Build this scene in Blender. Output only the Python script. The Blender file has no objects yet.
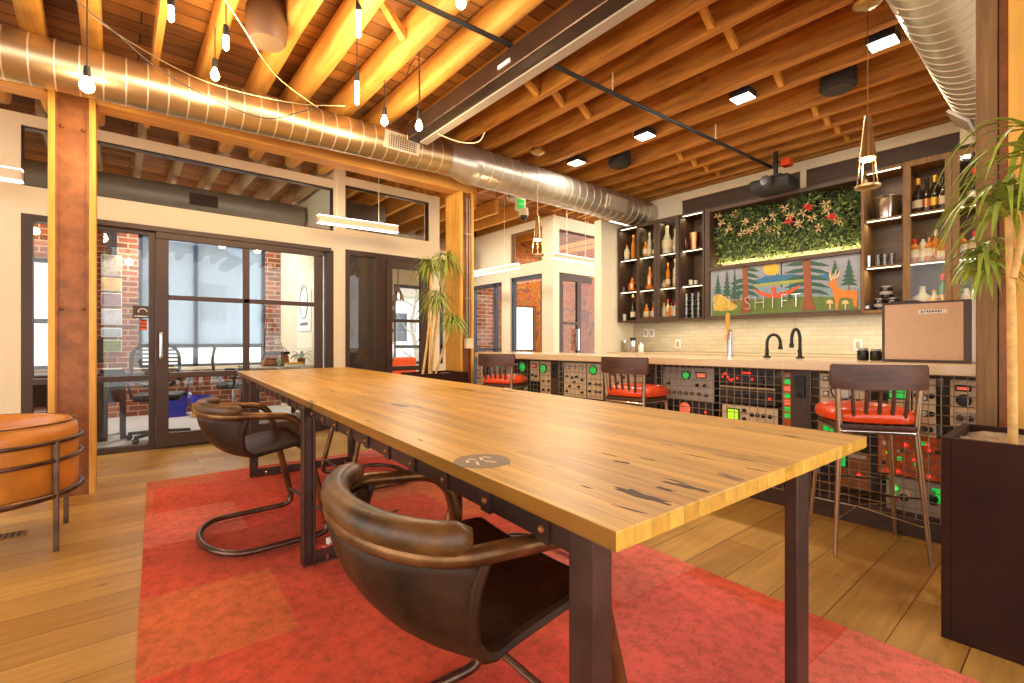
WORLD=2.8; EXPO=0.3
import bpy, math, random
from mathutils import Vector, Matrix
random.seed(7)
S = bpy.context.scene
COL = S.collection
PI = math.pi
ORD = ['first','second','third','fourth','fifth','sixth','seventh','eighth','ninth','tenth','eleventh','twelfth','thirteenth','fourteenth','fifteenth']

# ---------------------------------------------------------------- camera model (metres; camera stands at 0,0,1.02 and looks level)
FPX = 480.0; CAMZ = 1.02; HZ = 343.0
TH = math.atan((512-115)/FPX)
FW = (math.sin(TH), math.cos(TH)); RT = (math.cos(TH), -math.sin(TH))
def _s(u): return (FW[0]+(u-512)/FPX*RT[0], FW[1]+(u-512)/FPX*RT[1])
def atd(u, v, d):
    a, b = _s(u); return (a*d, b*d, CAMZ-(v-HZ)/FPX*d)
def atz(u, v, z=0.): return atd(u, v, FPX*(CAMZ-z)/(v-HZ))
def atx(u, v, x): return atd(u, v, x/_s(u)[0])
def aty(u, v, y): return atd(u, v, y/_s(u)[1])
def xu(u, y): a, b = _s(u); return y*a/b
def yu(u, x): a, b = _s(u); return x*b/a

# ---------------------------------------------------------------- mesh builder
class MB:
    def __init__(s): s.v=[]; s.f=[]
    def add(s, vs, fs):
        n=len(s.v); s.v+= [tuple(p) for p in vs]; s.f+=[tuple(i+n for i in f) for f in fs]; return s
    def box(s, x0,x1,y0,y1,z0,z1):
        return s.add([(x0,y0,z0),(x1,y0,z0),(x1,y1,z0),(x0,y1,z0),(x0,y0,z1),(x1,y0,z1),(x1,y1,z1),(x0,y1,z1)],
            [(0,3,2,1),(4,5,6,7),(0,1,5,4),(1,2,6,5),(2,3,7,6),(3,0,4,7)])
    def obox(s, c, size, R=None):
        hx,hy,hz=[k/2 for k in size]; vs=[]
        for z in (-hz,hz):
            for x,y in ((-hx,-hy),(hx,-hy),(hx,hy),(-hx,hy)):
                p=Vector((x,y,z))
                if R is not None: p = R @ p
                vs.append((c[0]+p.x,c[1]+p.y,c[2]+p.z))
        return s.add(vs,[(0,3,2,1),(4,5,6,7),(0,1,5,4),(1,2,6,5),(2,3,7,6),(3,0,4,7)])
    def beam(s, p, q, w, h):
        p=Vector(p); q=Vector(q); d=(q-p); L=d.length; d.normalize()
        up=Vector((0,0,1)) if abs(d.z)<.95 else Vector((0,1,0))
        side=d.cross(up).normalized(); up=side.cross(d).normalized()
        R=Matrix((d,side,up)).transposed()
        return s.obox((p+q)/2,(L,w,h),R)
    def prism(s, poly, axis, d0, d1):
        # poly of 2D points; axis 'x': (y,z), 'y': (x,z), 'z': (x,y)
        def mk(a,b,d): return {'x':(d,a,b),'y':(a,d,b),'z':(a,b,d)}[axis]
        n=len(poly); vs=[mk(a,b,d0) for a,b in poly]+[mk(a,b,d1) for a,b in poly]
        fs=[tuple(range(n)), tuple(range(2*n-1,n-1,-1))]+[(i,i+n,(i+1)%n+n,(i+1)%n) for i in range(n)]
        return s.add(vs,fs)
    def tube(s, path, r, n=8, closed=False, sq=None):
        P=[Vector(p) for p in path]; m=len(P)
        rr = r if isinstance(r,(list,tuple)) else [r]*m
        prev=None; vs=[]
        for i in range(m):
            if closed: t=P[(i+1)%m]-P[i-1]
            else: t=P[min(i+1,m-1)]-P[max(i-1,0)]
            if t.length<1e-9: t=Vector((0,0,1))
            t.normalize()
            if prev is None:
                a=Vector((0,0,1)) if abs(t.z)<.9 else Vector((1,0,0))
                nrm=(a-t*a.dot(t)).normalized()
            else:
                nrm=prev-t*prev.dot(t)
                nrm = nrm.normalized() if nrm.length>1e-6 else t.orthogonal().normalized()
            prev=nrm; b=t.cross(nrm)
            ka,kb = sq if sq else (1,1)
            for k in range(n):
                a=2*PI*k/n; vs.append(P[i]+(nrm*math.cos(a)*ka+b*math.sin(a)*kb)*rr[i])
        fs=[]
        for i in range(m if closed else m-1):
            j=(i+1)%m
            for k in range(n):
                fs.append((i*n+k, i*n+(k+1)%n, j*n+(k+1)%n, j*n+k))
        if not closed: fs+= [tuple(range(n-1,-1,-1)), tuple((m-1)*n+k for k in range(n))]
        return s.add(vs,fs)
    def lathe(s, prof, c=(0,0,0), n=16, axis='z', caps=True):
        vs=[]
        for r,h in prof:
            r=max(r,1e-4)
            for k in range(n):
                a=2*PI*k/n; x,y=r*math.cos(a),r*math.sin(a)
                p={'z':(x,y,h),'x':(h,x,y),'y':(y,h,x)}[axis]
                vs.append((p[0]+c[0],p[1]+c[1],p[2]+c[2]))
        m=len(prof); fs=[]
        for i in range(m-1):
            for k in range(n): fs.append((i*n+k,i*n+(k+1)%n,(i+1)*n+(k+1)%n,(i+1)*n+k))
        if caps: fs+=[tuple(range(n-1,-1,-1)),tuple((m-1)*n+k for k in range(n))]
        return s.add(vs,fs)
    def ball(s, c, r, n=10, sz=1.0):
        pr=[(r*math.sin(PI*i/n), -r*sz*math.cos(PI*i/n)) for i in range(n+1)]
        return s.lathe(pr,c,n+4,caps=False)
    def sheet(s, g):
        m=len(g); n=len(g[0]); vs=[p for row in g for p in row]
        return s.add(vs,[(i*n+j,i*n+j+1,(i+1)*n+j+1,(i+1)*n+j) for i in range(m-1) for j in range(n-1)])
    def build(s, name, mat, parent=None, world=False, smooth=False, bevel=0, solid=0, subd=0, sep=False):
        me=bpy.data.meshes.new(name); vs=s.v
        off=None
        if world:
            if parent is not None: off=Vector(parent.location)
            elif vs:
                xs=[p[0] for p in vs]; ys=[p[1] for p in vs]; zs=[p[2] for p in vs]
                off=Vector(((min(xs)+max(xs))/2,(min(ys)+max(ys))/2,min(zs)))
        if off is not None: vs=[(p[0]-off.x,p[1]-off.y,p[2]-off.z) for p in vs]
        me.from_pydata(vs,[],s.f); me.update()
        o=bpy.data.objects.new(name,me); COL.objects.link(o)
        if mat is not None: me.materials.append(mat)
        if parent is not None: o.parent=parent
        elif off is not None: o.location=off
        if smooth:
            for p in me.polygons: p.use_smooth=True
            if smooth!=2:
                try: me.set_sharp_from_angle(angle=math.radians(45))
                except Exception: pass
        if subd:
            m=o.modifiers.new('sub','SUBSURF'); m.levels=m.render_levels=subd
        if solid:
            m=o.modifiers.new('sol','SOLIDIFY'); m.thickness=solid; m.offset=0
        if bevel:
            m=o.modifiers.new('bev','BEVEL'); m.width=bevel; m.segments=2; m.limit_method='ANGLE'; m.angle_limit=math.radians(40)
        return o

def fillet(pts, r, n=6):
    P=[Vector(p) for p in pts]; out=[P[0]]
    for i in range(1,len(P)-1):
        a=(P[i-1]-P[i]); b=(P[i+1]-P[i]); la,lb=a.length,b.length; a.normalize(); b.normalize()
        rr = r[i-1] if isinstance(r,(list,tuple)) else r
        k=min(rr,la*.49,lb*.49); p0=P[i]+a*k; p1=P[i]+b*k
        for j in range(n+1):
            t=j/n; out.append(p0*(1-t)**2+P[i]*2*t*(1-t)+p1*t*t)
    out.append(P[-1]); return out

def tag(o, label, cat, group=None, kind=None):
    if label: o['label']=label
    if cat: o['category']=cat
    if group: o['group']=group
    if kind: o['kind']=kind
    return o
def thing(name, label, cat, loc=(0,0,0), rz=0, group=None, kind=None):
    o=bpy.data.objects.new(name,None); o.empty_display_size=.1; COL.objects.link(o)
    o.location=loc; o.rotation_euler=(0,0,rz)
    return tag(o,label,cat,group,kind)
def kids(o): return list(o.children)
def copy_tree(o, loc=None, rz=None, label=None, group=None, parent=None):
    src=kids(o); c=o.copy(); COL.objects.link(c)
    if parent is not None: c.parent=parent
    for ch in src: copy_tree(ch, parent=c)
    if loc is not None: c.location=loc
    if rz is not None: c.rotation_euler=(0,0,rz)
    if label: c['label']=label
    if group: c['group']=group
    return c
def struct(o):
    o['kind']='structure'; return o

def text_mesh(txt, size, name, mat, parent, M, depth=.002, world=False, font_scale_x=1.0, thin=0.0):
    cu=bpy.data.curves.new(name,'FONT'); cu.body=txt; cu.size=size; cu.extrude=depth; cu.offset=thin; cu.align_x='CENTER'; cu.align_y='CENTER'
    t=bpy.data.objects.new('tmp',cu); COL.objects.link(t)
    bpy.context.view_layer.update()
    me=bpy.data.meshes.new_from_object(t.evaluated_get(bpy.context.evaluated_depsgraph_get()))
    bpy.data.objects.remove(t)
    me.transform(Matrix.Diagonal((font_scale_x,1,1,1))); me.transform(M)
    if world and parent is not None: me.transform(Matrix.Translation(-Vector(parent.location)))
    me.materials.clear(); me.materials.append(mat)
    o=bpy.data.objects.new(name,me); COL.objects.link(o)
    if parent is not None: o.parent=parent
    return o

# ---------------------------------------------------------------- materials
def lin(c): 
    c/=255.; return c/12.92 if c<=.04045 else ((c+.055)/1.055)**2.4
def RGB(r,g,b): return (lin(r),lin(g),lin(b),1)
def _new(name):
    m=bpy.data.materials.new(name); m.use_nodes=True; nt=m.node_tree
    return m, nt, nt.nodes['Principled BSDF'], nt.nodes, nt.links
def _coords(N,L,scale=(1,1,1),kind='Object',rot=(0,0,0),loc=(0,0,0)):
    tc=N.new('ShaderNodeTexCoord'); mp=N.new('ShaderNodeMapping'); mp.inputs['Scale'].default_value=scale
    mp.inputs['Rotation'].default_value=rot; mp.inputs['Location'].default_value=loc
    L.new(tc.outputs[kind],mp.inputs['Vector']); return mp.outputs['Vector']
def _noise(N,L,vec,scale=5,detail=4,rough=.6,dist=0):
    n=N.new('ShaderNodeTexNoise'); n.inputs['Scale'].default_value=scale; n.inputs['Detail'].default_value=detail
    n.inputs['Roughness'].default_value=rough; n.inputs['Distortion'].default_value=dist; L.new(vec,n.inputs['Vector']); return n
def _ramp(N,L,fac,stops,const=False):
    r=N.new('ShaderNodeValToRGB'); el=r.color_ramp.elements
    el.remove(el[1]); el[0].position=stops[0][0]; el[0].color=stops[0][1]
    for p,c in stops[1:]:
        e=el.new(p); e.color=c
    if const: r.color_ramp.interpolation='CONSTANT'
    L.new(fac,r.inputs['Fac']); return r.outputs['Color']
def _mix(N,L,a,b,fac=1.,mode='MULTIPLY'):
    m=N.new('ShaderNodeMix'); m.data_type='RGBA'; m.blend_type=mode
    if hasattr(fac,'links') : L.new(fac,m.inputs[0])
    else: m.inputs[0].default_value=fac
    for s,i in ((a,6),(b,7)):
        if hasattr(s,'links'): L.new(s,m.inputs[i])
        else: m.inputs[i].default_value=s
    return m.outputs[2]
def _bump(N,L,B,h,strength=.2,dist=.01):
    b=N.new('ShaderNodeBump'); b.inputs['Strength'].default_value=strength; b.inputs['Distance'].default_value=dist
    L.new(h,b.inputs['Height']); L.new(b.outputs['Normal'],B.inputs['Normal'])
def mat(name, col, rough=.5, metal=0, var=.12, vs=6, bump=0, coat=0, emis=None, es=0, spec=None):
    m,nt,B,N,L=_new(name)
    B.inputs['Roughness'].default_value=rough; B.inputs['Metallic'].default_value=metal
    if coat: B.inputs['Coat Weight'].default_value=coat
    if spec is not None: B.inputs['Specular IOR Level'].default_value=spec
    v=_coords(N,L); n=_noise(N,L,v,vs)
    lo=tuple(c*(1-var) for c in col[:3])+(1,); hi=tuple(min(1,c*(1+var)) for c in col[:3])+(1,)
    c=_ramp(N,L,n.outputs['Fac'],[(.3,lo),(.7,hi)]); L.new(c,B.inputs['Base Color'])
    if bump: _bump(N,L,B,n.outputs['Fac'],bump)
    if emis: B.inputs['Emission Color'].default_value=emis; B.inputs['Emission Strength'].default_value=es
    return m
def wood(name, dark, light, axis='y', scale=1., rough=.5, contrast=(.3,.72), bump=.15, coat=0, knots=0):
    m,nt,B,N,L=_new(name); B.inputs['Roughness'].default_value=rough
    if coat: B.inputs['Coat Weight'].default_value=coat
    sc={'x':(1.2,16,16),'y':(16,1.2,16),'z':(16,16,1.2)}[axis]
    v=_coords(N,L,tuple(k*scale for k in sc)); n=_noise(N,L,v,1.6,6,.65,.4)
    v2=_coords(N,L,(2.2,2.2,2.2)); n2=_noise(N,L,v2,1.,3)
    c=_ramp(N,L,n.outputs['Fac'],[(contrast[0],dark),(contrast[1],light)])
    t=_ramp(N,L,n2.outputs['Fac'],[(.3,(.72,.72,.72,1)),(.7,(1,1,1,1))]); c=_mix(N,L,c,t,.8)
    if knots:
        vk=_coords(N,L,{'x':(1.5,5,5),'y':(5,1.5,5),'z':(5,5,1.5)}[axis]); nk=_noise(N,L,vk,1.3,2)
        k=_ramp(N,L,nk.outputs['Fac'],[(.70,(1,1,1,1)),(.78,(.3,.2,.12,1))]); c=_mix(N,L,c,k,knots)
    L.new(c,B.inputs['Base Color'])
    if bump: _bump(N,L,B,n.outputs['Fac'],bump,.004)
    return m
def planks(name, c1, c2, mortar, width, length, rough=.4, rot=0, grain=.35, swap=None, msize=.002, bump=.15, offset=.37, coat=0, stains=None, plane=None, graindir=0, rvar=0):
    m,nt,B,N,L=_new(name); B.inputs['Roughness'].default_value=rough
    if coat: B.inputs['Coat Weight'].default_value=coat; B.inputs['Coat Roughness'].default_value=.15
    vec=_coords(N,L,rot=(0,0,rot))
    if swap: # arrange coordinates, e.g. 'xzy'
        sx=N.new('ShaderNodeSeparateXYZ'); cx=N.new('ShaderNodeCombineXYZ'); L.new(vec,sx.inputs[0])
        for i,ch in enumerate(swap): L.new(sx.outputs['xyz'.index(ch)],cx.inputs[i])
        vec=cx.outputs[0]
    b=N.new('ShaderNodeTexBrick'); L.new(vec,b.inputs['Vector'])
    b.inputs['Color1'].default_value=c1; b.inputs['Color2'].default_value=c2; b.inputs['Mortar'].default_value=mortar
    b.inputs['Scale'].default_value=1; b.inputs['Mortar Size'].default_value=msize; b.inputs['Mortar Smooth'].default_value=.1
    b.inputs['Brick Width'].default_value=length; b.inputs['Row Height'].default_value=width; b.offset=offset; b.inputs['Bias'].default_value=0
    c=b.outputs['Color']
    mp=N.new('ShaderNodeMapping'); L.new(vec,mp.inputs['Vector']); mp.inputs['Scale'].default_value=(1.6,26,26)
    n=_noise(N,L,mp.outputs['Vector'],1.3,6,.65,.6)
    g=_ramp(N,L,n.outputs['Fac'],[(.28,(1-grain,)*3+(1,)),(.7,(1.08,1.08,1.08,1))]); c=_mix(N,L,c,g,1.)
    mp2=N.new('ShaderNodeMapping'); L.new(vec,mp2.inputs['Vector']); mp2.inputs['Scale'].default_value=(.5,1.6,1)
    n2=_noise(N,L,mp2.outputs['Vector'],1.6,3); g2=_ramp(N,L,n2.outputs['Fac'],[(.32,(.78,.76,.72,1)),(.66,(1.05,1.05,1.05,1))]); c=_mix(N,L,c,g2,.8)
    if stains:
        mp3=N.new('ShaderNodeMapping'); L.new(vec,mp3.inputs['Vector']); mp3.inputs['Scale'].default_value=(2.6,11,1); mp3.inputs['Location'].default_value=stains[2]
        n3=_noise(N,L,mp3.outputs['Vector'],1.0,5,.62,.3)
        k=_ramp(N,L,n3.outputs['Fac'],[(stains[0],(1,1,1,1)),(stains[1],(.22,.16,.13,1))]); c=_mix(N,L,c,k,1.)
    L.new(c,B.inputs['Base Color'])
    if rvar:
        rr=_ramp(N,L,n2.outputs['Fac'],[(.3,(rough-rvar,)*3+(1,)),(.7,(rough+rvar,)*3+(1,))]); L.new(rr,B.inputs['Roughness'])
    if bump:
        bp=N.new('ShaderNodeBump'); bp.invert=True; bp.inputs['Strength'].default_value=bump; bp.inputs['Distance'].default_value=.003
        L.new(b.outputs['Fac'],bp.inputs['Height']); L.new(bp.outputs['Normal'],B.inputs['Normal'])
    return m
def glass(name, tint=(1,1,1,1), refl=1.0, rough=0.0):
    m=bpy.data.materials.new(name); m.use_nodes=True; nt=m.node_tree; N=nt.nodes; L=nt.links; N.clear()
    o=N.new('ShaderNodeOutputMaterial'); mx=N.new('ShaderNodeMixShader'); t=N.new('ShaderNodeBsdfTransparent'); g=N.new('ShaderNodeBsdfGlossy')
    f=N.new('ShaderNodeLayerWeight'); pw=N.new('ShaderNodeMath'); pw.operation='POWER'; pw.inputs[1].default_value=4.0; mu=N.new('ShaderNodeMath'); mu.operation='MULTIPLY_ADD'; mu.inputs[1].default_value=.55*refl; mu.inputs[2].default_value=.035*refl
    t.inputs['Color'].default_value=tint; g.inputs['Roughness'].default_value=rough
    L.new(f.outputs['Facing'],pw.inputs[0]); L.new(pw.outputs[0],mu.inputs[0]); L.new(mu.outputs[0],mx.inputs[0]); L.new(t.outputs[0],mx.inputs[1]); L.new(g.outputs[0],mx.inputs[2]); L.new(mx.outputs[0],o.inputs[0])
    return m
def emit(name, col, st):
    m=bpy.data.materials.new(name); m.use_nodes=True; N=m.node_tree.nodes; L=m.node_tree.links; N.clear()
    o=N.new('ShaderNodeOutputMaterial'); e=N.new('ShaderNodeEmission'); e.inputs['Color'].default_value=col; e.inputs['Strength'].default_value=st
    L.new(e.outputs[0],o.inputs[0]); return m

M={}
M['floor']=planks('oak_floor',RGB(212,166,88),RGB(178,132,64),RGB(108,74,34),.19,1.9,rough=.36,grain=.3,msize=.0022,bump=.2,stains=(.69,.76,(3.1,1.7,0)),rvar=.08)
M['deck']=planks('ceiling_boards',RGB(204,138,62),RGB(140,90,38),RGB(46,26,10),.15,3.0,rough=.7,grain=.5,msize=.005,bump=.5)
M['table']=planks('butcher_block',RGB(234,184,74),RGB(206,152,46),RGB(150,100,32),.042,.75,rough=.37,swap='yxz',grain=.38,msize=.0006,bump=.05,coat=0,stains=(.645,.68,(1.3,4.4,0)))
M['edge']=wood('table_edge',RGB(206,128,30),RGB(232,160,60),'y',1,rough=.35,bump=.05)
M['log']=wood('old_log_joist',RGB(198,126,42),RGB(236,180,90),'y',.8,rough=.6,knots=.6)
M['joist']=wood('sawn_joist',RGB(150,88,26),RGB(226,156,64),'y',1.,rough=.6,knots=.7)
M['joist_office']=wood('pale_joist',RGB(176,140,100),RGB(226,196,150),'y',1.,rough=.7,knots=.5)
M['beam']=wood('yellow_beam',RGB(206,138,52),RGB(236,176,88),'x',1.,rough=.6,knots=.4)
M['post']=wood('yellow_post',RGB(208,142,46),RGB(238,182,80),'z',1.,rough=.55,knots=.4)
M['brownwood']=wood('walnut_stain',RGB(56,38,26),RGB(88,62,42),'z',1.,rough=.5)
M['browny']=wood('walnut_stain_long',RGB(62,42,28),RGB(94,68,46),'y',1.,rough=.5)
M['timber_end']=wood('rough_brown_timber',RGB(104,72,38),RGB(152,112,64),'z',1.2,rough=.7,bump=.4)
M['plywood']=wood('yellow_ply',RGB(214,150,50),RGB(238,184,84),'z',.5,rough=.6)
M['rust']=mat('rusty_steel',RGB(140,82,38),.45,.3,.3,12,.2)
M['speakerbrown']=mat('brown_speaker_shell',RGB(96,66,42),.5,0,.1,5)
M['speakergrille']=mat('speaker_grille',RGB(112,90,66),.7,0,.1,60)
M['white']=mat('white_paint',RGB(234,214,178),.6,0,.02,2)
M['whitewall']=mat('white_plaster',RGB(236,222,192),.7,0,.02,2)
M['bronze']=mat('dark_bronze_frame',RGB(68,46,32),.42,.3,.1,5)
M['steelblue']=mat('blue_grey_frame',RGB(78,84,100),.4,.3,.1,5)
M['blacksteel']=mat('black_steel',RGB(78,56,46),.42,.6,.3,9)
M['darksteel']=mat('dark_patina_steel',RGB(70,56,50),.36,.75,.25,7)
M['black']=mat('black_matt',RGB(28,26,28),.6,0,.1,5)
M['blackgloss']=mat('black_gloss',RGB(22,20,22),.2,0,.1,5)
M['duct']=mat('galvanised_duct',RGB(184,160,122),.31,.9,.06,3)
M['ductsilver']=mat('silver_duct',RGB(196,190,180),.34,.85,.06,3)
M['ductgrey']=mat('dull_grey_duct',RGB(150,144,136),.5,.4,.06,3)
M['ductseam']=mat('duct_seam',RGB(224,208,184),.4,.8,.05,3)
M['steelbronze']=mat('bronzed_steel_leg',RGB(168,138,106),.3,.85,.12,5)
M['wire']=mat('dull_steel_wire',RGB(158,144,122),.5,.6,.05,3)
M['chrome']=mat('polished_steel',RGB(200,198,196),.18,1,.03,3)
M['brass']=mat('brass',RGB(188,156,108),.3,1,.06,4)
M['bronzetube']=mat('bronze_patina_tube',RGB(112,78,44),.33,.7,.65,11,.1)
M['darktube']=mat('dark_patina_tube',RGB(98,76,62),.32,.8,.4,12)
M['leather']=mat('dark_brown_leather',RGB(52,30,15),.5,0,.65,8,.5,spec=.2)
M['rollleather']=mat('rubbed_brown_leather',RGB(92,60,28),.38,0,.85,10,.4,spec=.4)
M['tan']=mat('tan_leather',RGB(198,122,40),.4,0,.25,5,.15,coat=.2)
M['redvinyl']=mat('red_vinyl',RGB(222,72,24),.3,0,.12,6,.05,coat=.3)
M['darkwood']=wood('dark_brown_wood',RGB(58,32,20),RGB(108,64,40),'y',1.4,rough=.45)
M['stone']=mat('pale_quartz',RGB(214,190,148),.25,0,.04,20,coat=.2)
M['bluepl']=mat('blue_plastic',RGB(40,58,200),.4,0,.05,3)
M['orangefab']=mat('orange_fabric',RGB(230,90,30),.8,0,.1,6)
M['navy']=mat('navy_panel',RGB(20,30,70),.6,0,.1,5)
M['soil']=mat('grey_moss',RGB(150,130,100),.95,0,.4,40,.6)
M['leaf']=mat('narrow_green_leaf',RGB(146,164,66),.45,0,.35,8)
M['trunk']=mat('ringed_pale_trunk',RGB(206,164,96),.7,0,.25,22,.4)
M['planter']=mat('brown_black_planter',RGB(46,22,12),.6,0,.3,5,spec=.15)
M['cream']=mat('cream_instrument_panel',RGB(226,200,160),.5,.1,.06,6)
M['greypanel']=mat('grey_instrument_panel',RGB(170,158,146),.5,.1,.06,6)
M['darkpanel']=mat('dark_instrument_panel',RGB(50,38,32),.5,.1,.2,12)
M['pcb']=mat('orange_circuit_board',RGB(196,96,30),.5,0,.6,40)
M['gscreen']=mat('green_screen',RGB(20,170,60),.3,0,.2,10,emis=RGB(20,220,80),es=.5)
M['yscreen']=mat('lime_screen',RGB(170,230,40),.3,0,.1,10,emis=RGB(180,255,30),es=.6)
M['rscreen']=mat('red_display',RGB(240,140,110),.3,0,.1,10,emis=RGB(255,90,60),es=.5)
M['rled']=mat('red_led',RGB(255,40,30),.3,0,.05,10,emis=RGB(255,40,30),es=2)
M['gled']=mat('green_led',RGB(40,255,90),.3,0,.05,10,emis=RGB(40,255,90),es=1.2)
M['paper']=mat('white_paper',RGB(238,234,226),.8,0,.03,5)
M['beige']=mat('beige_cloth_panel',RGB(206,172,140),.75,0,.05,60)
M['glass']=glass('clear_glass',(.96,.98,.97,1),1.0)
M['cabglass']=glass('cabinet_glass',(.95,.95,.94,1),.7,.03)
M['clearglass']=glass('drinking_glass',(.86,.86,.84,1),2.2,.1)
M['bulbglow']=emit('bulb_filament_glow',(1,.66,.30,1),38)
M['ledwhite']=emit('ceiling_led_glow',(1,.93,.85,1),9)
M['striplight']=emit('shelf_strip_glow',(1,.85,.55,1),4)
M['uplight']=emit('linear_lamp_uplight',(1,.86,.66,1),12)
M['tubelight']=emit('linear_lamp_glow',(1,.93,.82,1),5)
# brick
def brick(name,c1,c2,mo):
    m=planks(name,c1,c2,mo,.075,.22,rough=.85,swap='xzy',grain=.25,msize=.008,bump=.6,offset=.5); return m
M['brick']=brick('red_brick',RGB(176,96,62),RGB(120,66,50),RGB(196,170,146))
M['tile']=planks('cream_tiles',RGB(212,202,176),RGB(202,190,162),RGB(188,176,150),.05,.15,rough=.25,swap='yzx',grain=.03,msize=.003,bump=.3,offset=.5)
# rug
def rug_mat():
    m,nt,B,N,L=_new('patchwork_red_rug'); B.inputs['Roughness'].default_value=.95
    v=_coords(N,L)
    b=N.new('ShaderNodeTexBrick'); L.new(v,b.inputs['Vector']); b.inputs['Color1'].default_value=(0,0,0,1); b.inputs['Color2'].default_value=(1,1,1,1); b.inputs['Mortar'].default_value=(.5,.5,.5,1)
    b.inputs['Scale'].default_value=1; b.inputs['Brick Width'].default_value=.72; b.inputs['Row Height'].default_value=.58; b.inputs['Mortar Size'].default_value=.003; b.offset=.43
    c=_ramp(N,L,b.outputs['Color'],[(0,RGB(214,84,52)),(.18,RGB(216,108,58)),(.34,RGB(220,116,84)),(.5,RGB(222,80,58)),(.66,RGB(226,112,92)),(.82,RGB(204,104,60)),(.93,RGB(224,98,82))],True)
    n=_noise(N,L,_coords(N,L,(1,1,1)),22,8,.75,.2); k=_ramp(N,L,n.outputs['Fac'],[(.45,(1,1,1,1)),(.64,(.58,.66,.58,1))]); c=_mix(N,L,c,k,.9)
    n2=_noise(N,L,_coords(N,L,(1,1,1)),2.2,3); k2=_ramp(N,L,n2.outputs['Fac'],[(.35,(.86,.84,.84,1)),(.65,(1.1,1.1,1.1,1))]); c=_mix(N,L,c,k2,1.)
    n3=_noise(N,L,_coords(N,L,(60,240,1)),1,2); k3=_ramp(N,L,n3.outputs['Fac'],[(.3,(.84,.84,.84,1)),(.7,(1.1,1.1,1.1,1))]); c=_mix(N,L,c,k3,.8)
    L.new(c,B.inputs['Base Color']); _bump(N,L,B,n3.outputs['Fac'],.3,.004); return m
M['rug']=rug_mat()
def blotch(name, stops, scale=3, rough=.7, dist=1.5):
    m,nt,B,N,L=_new(name); B.inputs['Roughness'].default_value=rough
    n=_noise(N,L,_coords(N,L),scale,5,.6,dist); c=_ramp(N,L,n.outputs['Fac'],stops); L.new(c,B.inputs['Base Color']); return m
M['art']=blotch('colourful_painted_wall',[(.3,RGB(50,80,40)),(.4,RGB(190,110,30)),(.46,RGB(160,50,30)),(.52,RGB(200,140,40)),(.57,RGB(120,70,40)),(.63,RGB(150,50,90)),(.68,RGB(70,96,50)),(.75,RGB(200,90,30))],3.4)
M['mottle']=blotch('dark_mottled_wall',[(.38,RGB(30,20,14)),(.5,RGB(72,48,30)),(.6,RGB(38,26,18)),(.7,RGB(110,80,50))],26,.5)
M['carpet']=mat('grey_carpet',RGB(186,180,176),.95,0,.06,60,.3)
def shade_mat():
    m=bpy.data.materials.new('grey_roller_shade'); m.use_nodes=True; N=m.node_tree.nodes; L=m.node_tree.links; N.clear()
    o=N.new('ShaderNodeOutputMaterial'); mx=N.new('ShaderNodeMixShader'); d=N.new('ShaderNodeBsdfTranslucent'); t=N.new('ShaderNodeBsdfTransparent')
    d.inputs['Color'].default_value=(.62,.68,.76,1); t.inputs['Color'].default_value=(.66,.72,.80,1); mx.inputs[0].default_value=.55
    L.new(t.outputs[0],mx.inputs[1]); L.new(d.outputs[0],mx.inputs[2]); L.new(mx.outputs[0],o.inputs[0]); return m
M['shade']=shade_mat()
# ================================================================ SETTING
ZJ=3.04; ZD=3.26; YF=5.74; XB=5.9
struct(MB().box(-4.5,7,-3,5.8,-.06,0).build('floor',M['floor'],world=True))
struct(MB().box(-4.5,2.12,5.8,8.5,-.06,0).build('floor',M['carpet'],world=True))
struct(MB().box(2.12,10,5.8,10,-.06,-.001).build('floor',M['floor'],world=True))
struct(MB().box(-4.5,7,-3,10,ZD,ZD+.05).build('ceiling',M['deck'],world=True))
# wall with the office fronts
w=MB()
def W(x0,x1,z0,z1,y0=YF,y1=YF+.14): w.box(x0,x1,y0,y1,z0,z1)
W(-4.5,-.61,0,2.955)
W(-.61,2.0,2.115,2.35); W(-.61,2.0,2.86,2.955)
W(2.0,2.14,0,3.12); W(2.14,3.29,2.15,2.40); W(2.14,3.29,2.93,3.03); W(3.29,3.45,0,3.03)
struct(w.build('wall_front',M['white'],world=True))
# clerestory windows above the doors
def window(n,x0,x1,z0,z1,y,fr=.025,fm='bronze',gm='glass',muntins=(),rails=()):
    r=thing('window_%d'%n,None,None,((x0+x1)/2,y,z0)); struct(r)
    f=MB(); d0,d1=y-.02,y+.05
    f.box(x0,x1,d0,d1,z0,z0+fr); f.box(x0,x1,d0,d1,z1-fr,z1); f.box(x0,x0+fr,d0,d1,z0,z1); f.box(x1-fr,x1,d0,d1,z0,z1)
    for m in muntins: f.box(m-.03,m+.03,d0,d1,z0,z1)
    for m in rails: f.box(x0,x1,d0,d1,m-.03,m+.03)
    f.build('window_frame',M[fm],r,world=True)
    MB().box(x0+.01,x1-.01,y+.012,y+.018,z0+.01,z1-.01).build('window_pane',M[gm],r,world=True)
    return r
window(1,-.61,2.0,2.35,2.86,YF+.04,.014); window(2,2.14,3.29,2.40,2.93,YF+.04,.014)
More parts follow.
